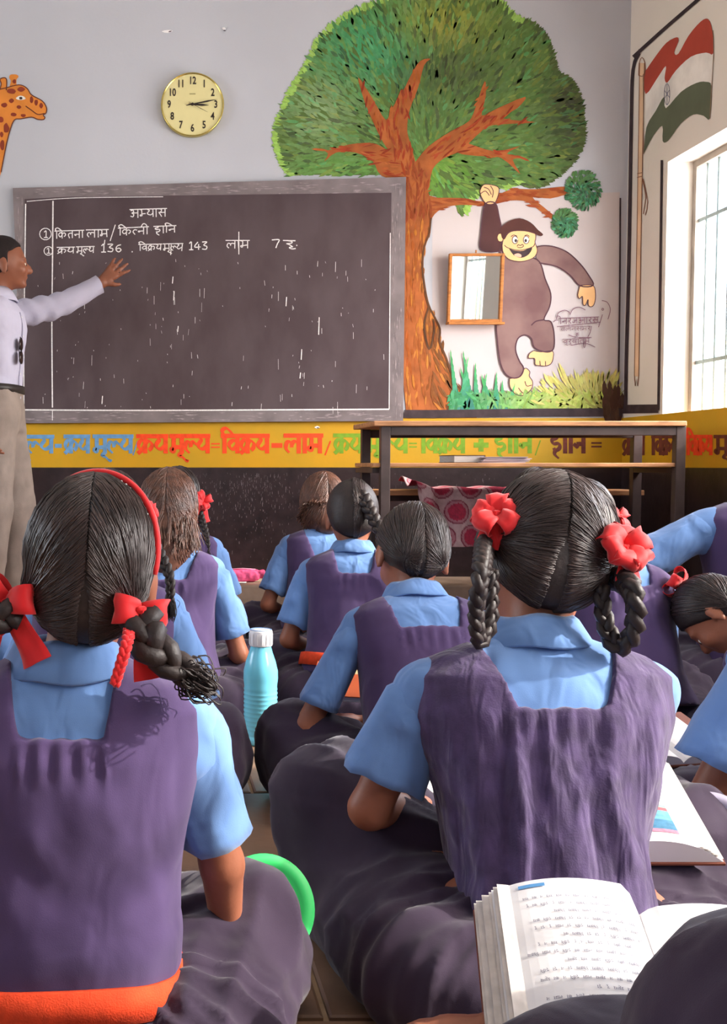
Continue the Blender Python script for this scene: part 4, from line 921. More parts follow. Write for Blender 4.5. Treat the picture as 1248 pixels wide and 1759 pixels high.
    # skirt over crossed legs
    lo = np.min([[-.42, -.22, -.02], np.array(knees[0]) - .13, np.array(knees[1]) - .13], axis=0); hi = np.max([[.42, .42, .30], np.array(knees[0]) + .13, np.array(knees[1]) + .13], axis=0); lo[2] = -.02
    g = Grid(lo, hi, h * 1.15)
    for i, sx in enumerate((-1, 1)):
        kn = np.array(knees[i]); ft = np.array([-sx * .06, .27, .045]); g.cap((sx * .07, .03, .07), kn, .075, kr, k=.045); g.cap(kn, ft, kr * .95, .055, k=.04); g.cap(kn * [1, 1, 0] + [0, 0, .05], (sx * .16, -.02, .05), .07, .08, k=.05)
    g.ell((shift[0] * .5, -.02, .03), (skirt_back, .15, .09), None, k=.05)
    g.D = np.maximum(g.D, (0.004 - g.ax[2])[None, None, :])
    V, F = g.mesh(); V = smooth_mesh(V, F, 1); N = vnormals(V, F); a = np.arctan2(V[:, 1] - .02, V[:, 0]); r_ = np.hypot(V[:, 0], V[:, 1])
    ang = np.c_[np.cos(a) * 3.2, np.sin(a) * 3.2, r_ * 2.2]; fold = fbm(ang + X * 3 + V * 2.5, 2)
    rg = lambda q: 1 - 2 * np.abs(q)
    warp = .35 * fbm(V * 6 + X, 2); fold = .25 * fold + .5 * rg(vnoise(ang * 1.6 + V * 3 + 9 + Y + warp[:, None])) + .45 * rg(vnoise(np.c_[np.cos(a) * 9, np.sin(a) * 9, r_ * 5] + Y * 5 + warp[:, None] * 2)); up = np.clip(V[:, 2] / .04, 0, 1)
    V = V + N * (fold * .013 * up * skirtz)[:, None]
    for i, sx in enumerate((-1, 1)):       # drapes running from the lap to each knee
        h0 = np.array([sx * .05, -.02, .09]); ax_ = np.array(knees[i]) - h0; ax_ /= np.linalg.norm(ax_); b1 = np.cross(ax_, [0, 0, 1.]); b1 /= np.linalg.norm(b1); b2 = np.cross(ax_, b1); Q = V - h0
        q = np.c_[Q @ ax_ * 6, Q @ b1 * 19 + (Q @ ax_) * 12, Q @ b2 * 19] + warp[:, None] * 1.2 + X * 7 + i * 3
        V = V + N * ((.5 - 1.2 * np.abs(vnoise(q)) + .12 * vnoise(q * 2.1)) * fold_amp * 2 * up * np.clip(.5 + sx * V[:, 0] * 12, 0, 1))[:, None]
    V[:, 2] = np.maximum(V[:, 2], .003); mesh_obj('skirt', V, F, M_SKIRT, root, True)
    if belt:
        mb = MB(); n = 48; V = []; F = []; 
        pf = [(.013, -.008), (.018, -.008), (.019, .028), (.014, .029)]
        for g_, dz in pf:
            z = beltz + dz; a_, b_ = prof(tab, z); fl = flare * (.22 - z)
            for k in range(n):
                a = 2 * math.pi * k / n; c_, s_ = math.cos(a), math.sin(a); pw = 2 / 2.4; V.append(mp(T, ((a_ + g_ + fl) * abs(c_) ** pw * (1 if c_ > 0 else -1), (b_ + g_ + fl * .8) * abs(s_) ** pw * (1 if s_ > 0 else -1), z + .004 * math.sin(a * 3 + X * 7))))
        for i in range(4):
            for k in range(n): F.append((i * n + k, i * n + (k + 1) % n, ((i + 1) % 4) * n + (k + 1) % n, ((i + 1) % 4) * n + k))
        mb.add(V, F).build('belt', M_BELT, root, True)
    # hair
    hm = hairmat or M_HAIR; hr, bv = hair_cap(H, style, 1.0, min(h, .006), hm, root, long=loose)
    ties = ties or {-1: (-.072, -.045, .062), 1: (.072, -.045, .062)}
    if nst: strands(H, ties, nst, M_STR if hm is M_HAIR else hm, hr, seed=int(X * 100) + 50, loose=loose, rad=hair_rad, bvh=bv)
    for i, (c, nrm, kw) in enumerate(bows):
        mb = MB(); k = dict(s=.036, loops=4, tails=2, w=.026, seed=i + int(X * 50)); k.update(kw); bow(mb, mp(H, c), (H.to_3x3() @ Vector(nrm)), (0, 0, 1), **k)
        mb.build('hair_bow', M_RED, root, True)
    for i, (path, r_, tl) in enumerate(braids):
        mb = MB(); e, d = braid(mb, [mp(H, path[0])] + [np.array(p, float) for p in path[1:]], r_); 
        if tl: tuft(mb, e, d, tl, r_, seed=i)
        mb.build('braid', hm, root, True)
    return root, T, H, hr
def tb(T, r):
    c = [mp(T, (sx * r, sy * .17, z)) for sx in (-1, 1) for sy in (-1, 1) for z in (-.1, .42)]; return np.min(c, axis=0), np.max(c, axis=0)
# ------------------------------------------------------------------ the class, nearest first
G1, T1, H1, hr1 = girl('girl in navy pinafore with red hairband and orange belt, nearest on the left', -.090, 1.17, lean=2, nod=2, roll=3, hs=.95, hoff=(.022, 0), h=.0055, wide=1.05, flare=.0, blouson=.014,
     elb=((-.20, .04, .17), (.180, .05, .230)), wri=((-.12, .14, .13), (.190, .10, .125)), knees=((-.25, .12, .13), (.212, .15, .108)), kr=.068, waist=.90, fold_amp=.0055, sr=(.042, .046), sleeve_frac=.80,
     ties={-1: (-.078, -.04, .045), 1: (.058, -.070, .055)}, bows=[((.062, -.092, .062), (.25, -1, .1), dict(s=.024, loops=2, tails=1, w=.030, spread=3.2)), ((-.088, -.05, .060), (-.5, -1, .1), dict(s=.030, loops=3, tails=2, w=.03))],
     braids=[(((.066, -.085, .056), (.090, -.080, .520), (.112, -.078, .497), (.138, -.075, .478)), .024, .025),
             (((-.078, -.06, .050), (-.11, -.05, .52), (-.12, -.04, .46)), .018, .03)], nst=2000, neck=(.060, .046, .308), armhole=.140, wrinkle=.007, beltz=.016, hair_rad=.0008)
mb = MB(); a = np.linspace(R(-12), R(178), 40); Q = np.array([mp(H1 @ tr(0, -.008, .122) @ rot(0, 0, -20), (.0835 * math.cos(t), .012 * math.sin(t), .0985 * math.sin(t))) for t in a])
mb.tube(Q, .0042, 8); tag(mb.build('hairband', M_RED, G1, True), 'thin glossy red hairband')
M_BEAD = mat('white_beads', (240, 238, 235), rough=.3); hbnd = G1.children[-1]
for k in range(8): mb = MB(); p = Q[9 + k] * .5 + Q[9 + k] * .5 + np.array([-.004, -.003, -.002]); lathe(mb, [(.0016 * math.sin(t), -.0016 * math.cos(t)) for t in (.3, 1.0, 1.57, 2.2, 2.85)], 8, c=tuple(p)); mb.build('bead', M_BEAD, [o for o in G1.children if o.name.startswith('hairband')][0], True)
mb = MB(); braid(mb, [mp(H1, (.052, -.098, .045)), np.array([.070, -.105, .515]), np.array([.058, -.105, .475])], .0065, taper=.8); mb.build('ribbon_plait', M_RED, G1, True)
girl('girl in creased navy pinafore with big red bows and looped plaits, nearest at the right', .530, 1.33, lean=14, nod=12, roll=13, turn=-6, hs=1.02, hoff=(.006, 0), s=1.08, hipz=.06, h=.0052, wide=1.10, dmat=M_DRESS2, crease=.0055,
     elb=((-.205, .09, .21), (.115, .19, .19)), sleeve_frac=.74, wri=((-.08, .24, .16), (.05, .30, .15)), knees=((-.225, .24, .165), (.25, .20, .12)), kr=.080, flare=.0, waist=.87, belt=False, skirt_back=.17,
     ties={-1: (-.074, -.04, .100), 1: (.064, -.065, .085)}, bows=[((-.076, -.060, .122), (-.35, -1, .1), dict(s=.023, loops=5, tails=2, w=.026, spread=1.8)), ((.068, -.085, .098), (.2, -1, .1), dict(s=.024, loops=6, tails=1, w=.028, spread=1.5))],
     braids=[(((-.080, -.03, .100), (-.092, .01, .52), (-.094, .02, .47), (-.084, .035, .435), (-.068, .045, .46), (-.066, .05, .52)), .014, 0),
             (((.076, -.045, .080), (.084, -.0, .50), (.086, .0, .455), (.078, .02, .43), (.066, .03, .455), (.064, .04, .50)), .0155, 0)], nst=2000, neck=(.082, .052, .292), armhole=.150, beltz=.0, wrinkle=.004, sr=(.044, .056), hair_rad=.0008)
girl('girl with a navy pinafore and one thin plait sitting just behind the hairbanded girl', -.085, 2.05, yaw=-4, lean=8, h=.008, 
     elb=((-.19, .06, .20), (.20, .04, .18)), wri=((-.06, .20, .13), (.10, .16, .13)), braids=[(((.07, -.05, .10), (.13, -.04, .50), (.135, -.05, .44)), .014, .03)], bows=[((.085, -.055, .115), (.5, -1, 0), dict(s=.018))], nst=300, belt=False)
girl('girl with loose brown hair hanging over her pinafore', .055, 2.85, yaw=-5, lean=9, nod=8, style='loose', loose=.10, hairmat=M_HAIRB, h=.009, nst=900, ties={-1: (-.05, -.05, 0), 1: (.05, -.05, 0)}, wri=((-.06, .20, .13), (.17, .16, .12)), elb=((-.19, .06, .20), (.20, .05, .18)), hair_rad=.0014, belt=False)
girl('girl with a red bow and plait, farthest back at the left', .105, 3.60, knees=((-.2, .17, .11), (.15, .17, .11)), yaw=-6, lean=6, nod=6, h=.010, nst=200, bows=[((.085, -.045, .085), (.7, -.8, 0), dict(s=.030, loops=4, tails=2))], braids=[(((.075, -.04, .06), (.105, -.02, .46), (.11, -.03, .40)), .014, .03)], belt=False)
girl('girl with short tousled brown hair by the dark wall', .63, 3.70, yaw=2, lean=14, side=3, nod=14, style='loose', loose=.03, hairmat=M_HAIRB, h=.010, nst=700, ties={-1: (-.05, -.05, 0), 1: (.05, -.05, 0)}, belt=False, neck=(.075, .045, .262), hair_rad=.0018)
girl('girl with one long braid down her back and an orange belt', .590, 2.95, yaw=-8, lean=14, nod=8, h=.009, nst=300, ties={-1: (.01, -.095, .10), 1: (.02, -.098, .10)}, s=.97,
     braids=[(((.022, -.085, .145), (.085, -.035, .50), (.115, -.03, .44), (.16, -.03, .36)), .021, .03)], neck=(.06, .045, .30))
girl('girl with smooth parted hair and wide blue collar in the middle of the room', .565, 2.02, yaw=3, lean=24, nod=10, roll=8, h=.008, nst=800, ties={-1: (-.04, -.09, .02), 1: (.055, -.085, .02)}, neck=(.080, .062, .290), elb=((-.235, .14, .17), (.22, .14, .18)), wri=((-.10, .30, .14), (.08, .28, .14)),
     knees=((-.25, .20, .13), (.20, .23, .12)), hair_rad=.001, s=.96)
girl('girl with a red bow seated close to the desk', 1.26, 3.30, knees=((-.2, .17, .11), (.16, .17, .11)), lean=8, nod=8, h=.010, nst=160, bows=[((-.06, -.08, .105), (-.3, -1, 0), dict(s=.020, loops=4, tails=1)),], belt=False)
girl('girl leaning forward in sunlight behind the big red bows', 1.17, 2.50, yaw=4, lean=20, side=0, hoff=(-.045, 0), nod=6, h=.008, nst=240, bows=[((.085, -.03, .105), (.5, -1, .2), dict(s=.028, loops=3, tails=2))], belt=False, neck=(.075, .055, .30), armhole=.17, elb=((-.19, .10, .2), (.15, .16, .2)),
     braids=[(((.08, -.03, .06), (.085, .10, .44), (.08, .1, .40)), .014, .03)])
girl('child with one arm stretched sideways and head out of view, at the right edge', 1.77, 2.95, yaw=-5, hoff=(.06, 0), lean=4, nod=4, h=.010, nst=100, s=1.27, elb=((-.34, .05, .29), (.22, .06, .2)), wri=((-.36, .03, .12), (.06, .2, .13)), sr=(.05, .06), belt=False)
girl('girl with a red bow bending low to the left, at the right edge', 1.50, 2.22, yaw=30, lean=36, nod=34, turn=20, h=.008, nst=240, hipz=.05, bows=[((.0, -.035, .222), (0, -.1, 1), dict(s=.034, loops=4, tails=0, w=.034))], s=.88)
girl('child in a blue shirt cut off by the right edge', 1.10, 1.58, knees=((-.15, .17, .11), (.2, .17, .11)), yaw=6, lean=6, nod=6, h=.008, nst=100, elb=((-.23, .05, .18), (.2, .1, .2)), wri=((-.18, .14, .12), (.08, .2, .16)), sr=(.055, .072), belt=False, armhole=.10)
girl('child in a blue shirt cut off by the left edge', -.50, 2.35, knees=((-.2, .17, .11), (.15, .17, .11)), yaw=0, lean=6, nod=6, h=.009, nst=100, elb=((-.20, .06, .20), (.20, .05, .20)), belt=False)
girl('child reading a thick book, only raised knee and forearm showing, bottom right corner', .68, .70, yaw=90, lean=6, nod=8, h=.008, nst=60, elb=((-.19, .06, .20), (.16, .17, .20)), wri=((-.06, .20, .16), (.235, .36, .185)), knees=((.02, .215, .27), (.12, .30, .14)), kr=.105, belt=False)

# ------------------------------------------------------------------ the teacher
tx, ty = -.655, 4.55
M_TSH = mat('white_shirt', (178, 174, 194), rough=.8, var=.04, vscale=10, bump=.3, bscale=300); M_TR2 = mat('taupe_trousers', (132, 118, 110), rough=.85, var=.12, vscale=12, bump=.4, bscale=300)
teach = thing('person', 'male teacher in white shirt and taupe trousers pointing at the chalkboard', 'person', (tx, ty, 0))
Ht = tr(.052, -.0, 1.452) @ rot(0, 0, -82) @ rot(2, 0, 0) @ Matrix.Scale(1.10, 4); Tt = tr(0, 0, 1.0) @ rot(0, 0, -100) @ rot(-2, 0, 0)
TT = [(-.10, .155, .11), (0, .150, .108), (.08, .145, .105), (.2, .16, .112), (.30, .18, .115), (.36, .185, .10), (.395, .15, .08), (.42, .09, .06), (.44, .05, .05)]
sl_ = np.array([.045, .19, 1.375]); ell_ = np.array([.255, .235, 1.425]); wl_ = np.array([.455, .27, 1.535]); sr_ = np.array([-.04, -.18, 1.37]); er_ = np.array([-.07, -.24, 1.10]); wr_ = np.array([.0, -.25, .86])
g = Grid((-.32, -.36, -.01), (.68, .42, 1.75), .0075)
head_prims(g, Ht, 1.0); g.ell((0, .098, .074), (.010, .012, .012), Ht, k=.006); g.cap((-.01, .0, 1.36), mp(Ht, (0, -.015, .06)), .058, .052, k=.02)
g.field(g.lo, g.lo + 9, torso_field(Tt, TT, grow=-.012, zlo=-.1, zhi=.42), k=.02)
for a_, b_, c_ in ((sl_, ell_, wl_), (sr_, er_, wr_)): g.cap(a_, b_, .042, .036, k=.02); g.cap(b_, c_, .035, .026, k=.01)
hand_prims(g, wl_, wl_ - np.array([.62, .05, .60]), (.2, 1, .1), -1, 1.12, spread=1.1, curl=.12); hand_prims(g, wr_, er_, (1, .3, 0), 1, 1.05)
for sy, fx in ((-.09, -.03), (.09, .05)): g.cap((0, sy, .95), (fx + .03, sy, .50), .085, .055, k=.03); g.cap((fx + .03, sy, .50), (fx, sy, .09), .055, .035, k=.02); g.cap((fx - .03, sy, .04), (fx + .14, sy, .03), .035, .03, k=.02)
V, F = g.mesh(); mesh_obj('body', smooth_mesh(V, F, 1, .3), F, mat('dark_brown_skin', (132, 78, 56), rough=.5, spec=.4, var=.08, vscale=12), teach, True)
for sx in (-1, 1):
    for r_, col, dy in ((.0115, M_EYE, 0), (.006, M_EYED, .007)): mb = MB(); lathe(mb, [(r_ * math.sin(t), -r_ * math.cos(t)) for t in np.linspace(.15, 3, 7)], 10, c=tuple(mp(Ht, (sx * .028, .074 + dy, .094)))); mb.build('eye' if dy == 0 else 'pupil', col, teach, True)
g = Grid(*hb(Ht, .16), .007)
def tcut(x, y, z): return np.maximum(.040 - z, np.minimum(y - .012, np.maximum((y - .035) - (z - .150) * 1.6, y - .078)))
g.ell((0, -.008, .122), (.0755, .0905, .0925), Ht, k=0, cut=tcut); V, F = g.mesh(); V = V + vnormals(V, F) * (fbm(V * 90, 2) * .0012)[:, None]; mesh_obj('hair', V, F, mat('short_black_hair', (34, 24, 24), rough=.75, spec=.25, bump=.6, bscale=500), teach, True)
g = Grid((-.30, -.36, .85), (.60, .42, 1.50), .008); g.field(g.lo, g.lo + 9, torso_field(Tt, TT, grow=.006, zlo=-.015, zhi=.43, flare=-.01), k=0); g.cap(sl_, sl_ + (ell_ - sl_) * .3, .058, .056, k=.03); g.cap(sr_, sr_ + (er_ - sr_) * .3, .058, .056, k=.03)
V, F = g.mesh(); V = smooth_mesh(V, F, 1); V = V + vnormals(V, F) * (fbm(V * 16, 3) * .004)[:, None]; mb = MB(); mb.add(V, [tuple(f) for f in F])
path = spline([sl_, ell_, wl_ - np.array([.01, 0, .008])], 16); n = 22; rs = np.interp(np.linspace(0, 1, len(path)), [0, .3, .55, .9, 1], [.060, .060, .054, .042, .043]); rs2 = rs
V, F = loft_tube(path, rs, n); tt = np.repeat(np.linspace(0, 1, len(path)), n); V = V + np.c_[0 * tt, 0 * tt, .006 * np.sin(tt * 34 + V[:, 1] * 40) * np.exp(-((tt - .35) / .3) ** 2)] + (vnoise(V * 40) * .003)[:, None]; mb.add(V, [tuple(f) for f in F])
V, F = loft_tube(spline([sr_, er_, wr_], 10), np.full(21, .052), 16); mb.add(V, [tuple(f) for f in F]); mb.build('shirt', M_TSH, teach, True)
mb = MB(); lathe(mb, [(.050, -.035), (.056, .0), (.064, .012), (.080, -.012), (.098, -.045), (.094, -.048), (.070, -.014)], 28, c=(.005, 0, 1.452), sx=1.05, sy=1.1); mb.build('collar', M_TSH, teach, True)
mb = MB(); q = [mp(Tt, (.012 + .001 * math.sin(z_ * 30), float(prof(TT, z_)[1]) + .0085, z_)) for z_ in np.linspace(.03, .36, 14)]; mb.tube(q, .0022, 6); mb.build('placket_seam', mat('seam_shadow', (150, 146, 170)), teach, True)  # thin line, darker than the shirt cloth, down the placket
for z_ in (1.10, 1.18, 1.26, 1.34): mb = MB(); lathe(mb, [(.005, 0), (.005, .003), (.001, .004)], 8, M=tr(*mp(Tt, (.0, float(prof(TT, z_ - 1.0)[1]) + .006, z_ - 1.0))) @ rot(-90, 0, 0) @ rot(0, 0, 0)); mb.build('button', M_BEAD, teach)
g = Grid((-.26, -.26, .05), (.28, .26, 1.06), .009); g.field(g.lo, g.lo + 9, torso_field(Tt, TT, grow=.008, zlo=-.14, zhi=.03), k=.0)
for sy, fx in ((-.09, -.03), (.09, .05)): g.cap((.01, sy * .9, .93), (fx + .035, sy, .52), .105, .080, k=.04); g.cap((fx + .035, sy, .52), (fx, sy, .10), .080, .068, k=.03)
V, F = g.mesh(); V = smooth_mesh(V, F, 1); V = V + vnormals(V, F) * (fbm(V * np.array([14, 14, 8]), 3) * .006)[:, None]; mesh_obj('trousers', V, F, M_TR2, teach, True)
mb = MB(); n = 40; V = []; F = []
for g_, z in ((.010, .015), (.016, .015), (.016, .048), (.010, .048)):
    for k in range(n):
        a = 2 * math.pi * k / n; a_, b_ = prof(TT, z); c_, s_ = math.cos(a), math.sin(a); V.append(mp(Tt, ((a_ + g_) * abs(c_) ** .83 * np.sign(c_), (b_ + g_) * abs(s_) ** .83 * np.sign(s_), z)))
for i in range(4):
    for k in range(n): F.append((i * n + k, i * n + (k + 1) % n, ((i + 1) % 4) * n + (k + 1) % n, ((i + 1) % 4) * n + k))
mb.add(V, F).build('belt', mat('black_leather', (46, 40, 38), rough=.45), teach, True)
for sy, fx in ((-.09, -.03), (.09, .05)):
    g = Grid((fx - .14, sy - .08, -.01), (fx + .24, sy + .08, .14), .007); g.cap((fx - .04, sy, .045), (fx + .16, sy, .035), .048, .042, k=.02); g.cap((fx, sy, .05), (fx, sy, .10), .045, .045, k=.03); g.D = np.maximum(g.D, (.002 - g.ax[2])[None, None, :]); V, F = g.mesh(); mesh_obj('shoe', V, F, mat('black_leather', (46, 40, 38)), teach, True)
# sunglasses hung from the shirt placket
sg = thing('sunglasses', 'dark sunglasses hanging from the teacher\'s shirt front', 'sunglasses', tuple(np.array([tx, ty, 0]) + mp(Tt, (.065, .128, .19))), (0, 0, R(-100)))
for zc in (.028, -.028):
    mb = MB(); M_ = tr(0, .004, zc) @ rot(-90, 0, 0); lathe(mb, [(.0265, 0), (.0265, .003), (.020, .006), (.001, .008)], 20, M=M_, sx=.82); mb.build('lens', mat('smoked_lens', (44, 26, 24), rough=.12, spec=.5), sg, True)
    mb = MB(); q = [mp(tr(0, .008, zc), (.0225 * math.cos(t), 0, .0265 * math.sin(t))) for t in np.linspace(0, 6.283, 24)]; mb.tube(q, .0018, 6); mb.build('lens_rim', mat('dark_metal', (60, 54, 54), rough=.35, metal=.8), sg, True)
MB().tube([(0, .008, .004), (.004, .011, 0), (0, .008, -.004)], .0018, 6).build('bridge', MATS['dark_metal'], sg, True)
for zc in (.054, .060): MB().tube([(0, .004, zc), (.003, -.001, zc - .05), (0, .0, zc - .10)], .0018, 6).build('temple_arm', MATS['dark_metal'], sg, True)

# ------------------------------------------------------------------ desk with bench
M_DW = mat('desk_wood', (172, 122, 84), rough=.5, var=.25, vscale=9, stretch=(1, 8, 8), bump=.3); M_DM = mat('desk_dark_steel', (66, 52, 50), rough=.5, spec=.4, var=.2, vscale=15)
xl, xr, yf, yb = .865, 2.03, 3.95, 4.33; zt = .868
desk = thing('school_desk', 'dark steel school desk with plank top and shelf below the mural', 'desk', ((xl + xr) / 2, (yf + yb) / 2, 0)); dl = desk.location
def dbox(name, x0, y0, z0, x1, y1, z1, m_, bev=.002): return MB().box(x0 - dl.x, y0 - dl.y, z0, x1 - dl.x, y1 - dl.y, z1).build(name, m_, desk, bevel=bev)
dbox('desk_top', xl - .01, yf - .01, zt - .02, xr + .0, yb, zt, M_DW, .004); dbox('shelf', xl - .01, yf + .005, zy0 + .003, xr - .012, yb - .04, zy0 + .019, M_DW, .003)
for x_ in (xl + .02, xr - .034):
    for y_ in (yf, yb - .034): dbox('leg', x_, y_, 0, x_ + .036, y_ + .034, zt - .02, M_DM)
for y_ in (yf + .002, yb - .03): dbox('rail', xl + .056, y_, zt - .054, xr - .034, y_ + .028, zt - .021, M_DM)
dbox('rail', xl - .005, yf + .03, zy0 - .02, xl + .03, yb - .03, zy0 + .002, M_DM); dbox('rail', xr - .034, yf + .034, zy0 - .02, xr - .005, yb - .034, zy0 + .002, M_DM)
bench = thing('bench', 'low wooden plank bench behind the desk with cloth over it', 'bench', (1.5, 4.49, 0)); bl = bench.location
def bbox_(name, x0, y0, z0, x1, y1, z1, m_): return MB().box(x0 - bl.x, y0 - bl.y, z0, x1 - bl.x, y1 - bl.y, z1).build(name, m_, bench, bevel=.003)
bz = P(800, 842, 4.38)[2]; bbox_('seat', .89, 4.37, bz - .022, 2.08, 4.60, bz, M_DW)
for x_ in (.98, 1.85):
    for y_ in (4.38, 4.555): bbox_('leg', x_, y_, 0, x_ + .034, y_ + .034, bz - .022, M_DM)
bbox_('rail', .98, 4.47, bz - .05, 1.88, 4.50, bz - .023, M_DM)
# patterned cloth
nx, ny = 170, 90; x0, x1 = 1.13, 1.64; V = []; K = []
cent = [(i * .118 + (.059 if j % 2 else 0), j * .105) for i in range(-1, 7) for j in range(-1, 5)]
for j in range(ny):
    for i in range(nx):
        u = (x1 - x0) * i / (nx - 1); v = .46 * j / (ny - 1); X_ = x0 + u
        if v < .22: p = [X_ - .02, 4.59 - v, bz + .008 + .004 * math.sin(u * 40)]
        else: q = v - .22; p = [X_ - .02 + .03 * q * math.sin(u * 9), 4.362 - .012 - .014 * math.sin(u * 38 + 1) * min(1, q * 8) - .05 * q, bz + .006 - q]
        e = max(0, 1 - u / .09); p[2] += e * (.028 + .02 * math.sin(v * 30)) * (1 if v < .26 else .5); p[1] -= e * .03; p[0] += e * q * .25 if v > .22 else -e * .01
        V.append(p); d_ = min(math.hypot(u - cx_, v - cy_) for cx_, cy_ in cent); r_ = random.random()
        K.append(lin((178, 148, 150) if d_ > .051 else (120, 48, 66) if d_ > .046 else (166, 112, 122) if d_ > .034 + .004 * r_ else mixc((176, 46, 72), (140, 44, 66), r_)))
F = [(j * nx + i, j * nx + i + 1, (j + 1) * nx + i + 1, (j + 1) * nx + i) for j in range(ny - 1) for i in range(nx - 1)]
cl = mesh_obj('cloth', V, F, mat('printed_cotton', (255, 255, 255), rough=.9, attr='paint', var=.1, vscale=60), None, True, cols=K); so = cl.modifiers.new('s', 'SOLIDIFY'); so.thickness = .003
tag(cl, 'crimson and cream cotton cloth with round medallions draped over the bench', 'cloth')

# ------------------------------------------------------------------ books
M_PG = mat('book_paper', (232, 230, 232), rough=.75, var=.03, vscale=5); M_EDGE = mat('page_edges', (214, 206, 200), rough=.8, var=.15, vscale=300, stretch=(.1, .1, 3)); M_INK = mat('grey_print', (128, 126, 142), rough=.8)
M_COV = mat('brown_book_cover', (120, 66, 50), rough=.6, var=.1); M_BLUEI = mat('blue_print', (92, 152, 206), rough=.7)
SHAPES = [['ka', 'r^', 'ya'], ['ma', 'uu', 'l_', 'ya'], ['i', 'va', 'ka', 'r^', 'ya'], ['la', 'aa', 'bha'], ['ha', 'aa', 'i', 'na'], ['ha', 'aa'], ['ka', 'aa'], ['na'], ['sa', 'va'], ['ra', 'u', '.']]
def open_book(label, loc, rot_, w, h, tl, trr, text=None, flip=True, picture=False, seed=1, cover=None, leaves=9, name='open_book'):
    rr = random.Random(seed); bk = thing(name, label, 'book', loc, tuple(R(a) for a in rot_))
    def zt_(x):
        t = abs(x) / w; th = tl if x < 0 else trr
        return .004 + th * min(1, t * 9) ** .6 * (1 if t < 1 else 0 + 1) + .010 * math.sin(min(1, t) * math.pi) ** .8 - .006 * t ** 4
    for sd, th in ((-1, tl), (1, trr)):
        n = 16; V = []; F = []; m_ = 6
        for j in range(m_ + 1):
            for i in range(n + 1):
                x = sd * w * i / n; V.append((x, -h / 2 + h * j / m_, zt_(x)))
        top = len(V)
        for j in range(m_ + 1):
            for i in range(n + 1): x = sd * (w + (.026 if th > .015 else .002)) * i / n; V.append((x, -h / 2 + h * j / m_, .001))
        W = n + 1
        for j in range(m_):
            for i in range(n): f = (j * W + i, j * W + i + 1, (j + 1) * W + i + 1, (j + 1) * W + i); F.append(f if sd > 0 else f[::-1]); F.append(tuple(top + q for q in (f[::-1] if sd > 0 else f)))
        for j in range(m_): F.append((j * W + n, top + j * W + n, top + (j + 1) * W + n, (j + 1) * W + n))
        for i in range(n): F.append((i, top + i, top + i + 1, i + 1)); F.append((m_ * W + i, m_ * W + i + 1, top + m_ * W + i + 1, top + m_ * W + i))
        mesh_obj('page_block', V, F, M_PG, bk)
        if leaves:                       # loose leaves fanning at the edge
            for q in range(leaves if th > .015 else 3):
                f_ = (q + .5) / leaves; z_ = .003 + f_ * th; e = w + .026 * (1 - f_) + rr.uniform(.001, .006); mb = MB()
                pts = [(sd * x, z_ * (.4 + .6 * min(1, x / w * 3)) + (.0015 if x > w * .9 else 0) + rr.uniform(-.0004, .0004)) for x in np.linspace(w * .75, e, 5)]
                V = [(x, s_ * h / 2 * rr.uniform(.985, 1.0), z) for s_ in (-1, 1) for x, z in pts] + [(x, s_ * h / 2, z + .0006) for s_ in (-1, 1) for x, z in pts]
                F = [(i, i + 1, 6 + i, 5 + i) for i in range(4)] + [(10 + i, 15 + i, 16 + i, 11 + i) for i in range(4)] + [(4, 14, 19, 9)]
                mb.add(V, F).build('leaf', M_EDGE if q % 3 else M_PG, bk)
    mb = MB(); e = w + .028; mb.box(-e, -h / 2 - .003, -.003, e, h / 2 + .003, .001); mb.build('cover', cover or M_COV, bk, bevel=.001)
    def pj(x, y, o):
        x2, y2 = (-x, -y) if flip else (x, y); x3 = x2
        return (x3, y2, zt_(x3) + .0006 + o)
    if text:
        mb = MB(); lines_ = 15
        for sd in ((1,) if text == 1 else (-1, 1)):
            for L in range(lines_):
                # reading frame: x right, y up; mirrored by pj when the book lies upside down
                y = h / 2 - .022 - L * (h - .04) / lines_; x = (.014 if sd > 0 else -w + .014) + (0 if L % 4 else .012); xe = (w - .014 if sd > 0 else -.014) - (rr.random() * .05 if L % 3 == 0 else 0)
                while x < xe - .01:
                    tk_ = rr.choice(SHAPES); ww = .0032 * sum(G[t][0] for t in tk_)
                    if x + ww > xe: break
                    word(mb, tk_, x, x + ww, -(y + .0040), -y, .00055, lambda a, b, o: pj(a, -b, o), .0003, sm=2); x += ww + .0035
        tag(mb.build('printed_lines', M_INK, bk), kind='stuff')
    if picture:
        for k, (y0, y1, c_) in enumerate(((-.035, -.028, (196, 86, 92)), (-.028, -.022, (120, 170, 150)), (-.055, -.035, (96, 150, 180)), (-.075, -.055, (70, 120, 150)), (-.082, -.075, (190, 130, 150)))):
            n = 8; V = [(.02 + (w - .045) * i / n, y, zt_(.02 + (w - .045) * i / n) + .0007) for y in (y0, y1) for i in range(n + 1)]
            MB().add(V, [(i, i + 1, n + 2 + i, n + 1 + i) for i in range(n)]).build('printed_picture', mat('print_%d' % k, c_, rough=.6, var=.2, vscale=90), bk)
        for y0 in (h / 2 - .016,): V = [(x, y, zt_(x) + .0007) for y in (y0, y0 + .005) for x in (.05, .08)]; MB().add(V, [(0, 1, 3, 2)]).build('printed_heading', M_BLUEI, bk)
    elif text:
        V = [(-w + x, y, zt_(-w + x) + .0009) for y in (h / 2 - .014, h / 2 - .008) for x in (.018, .030, .044)]; MB().add(V, [(0, 1, 4, 3), (1, 2, 5, 4)]).build('printed_heading', M_BLUEI, bk)
    return bk
open_book('large thick open textbook in bright sunlight at the bottom right', (.478, .945, .215), (10, -4, -15), .135, .235, .030, .006, text=1, seed=4)
open_book('open textbook with a coloured picture beside the creased pinafore', (.632, 1.47, .205), (20, -3, -8), .115, .20, .010, .022, picture=True, seed=5, leaves=7)
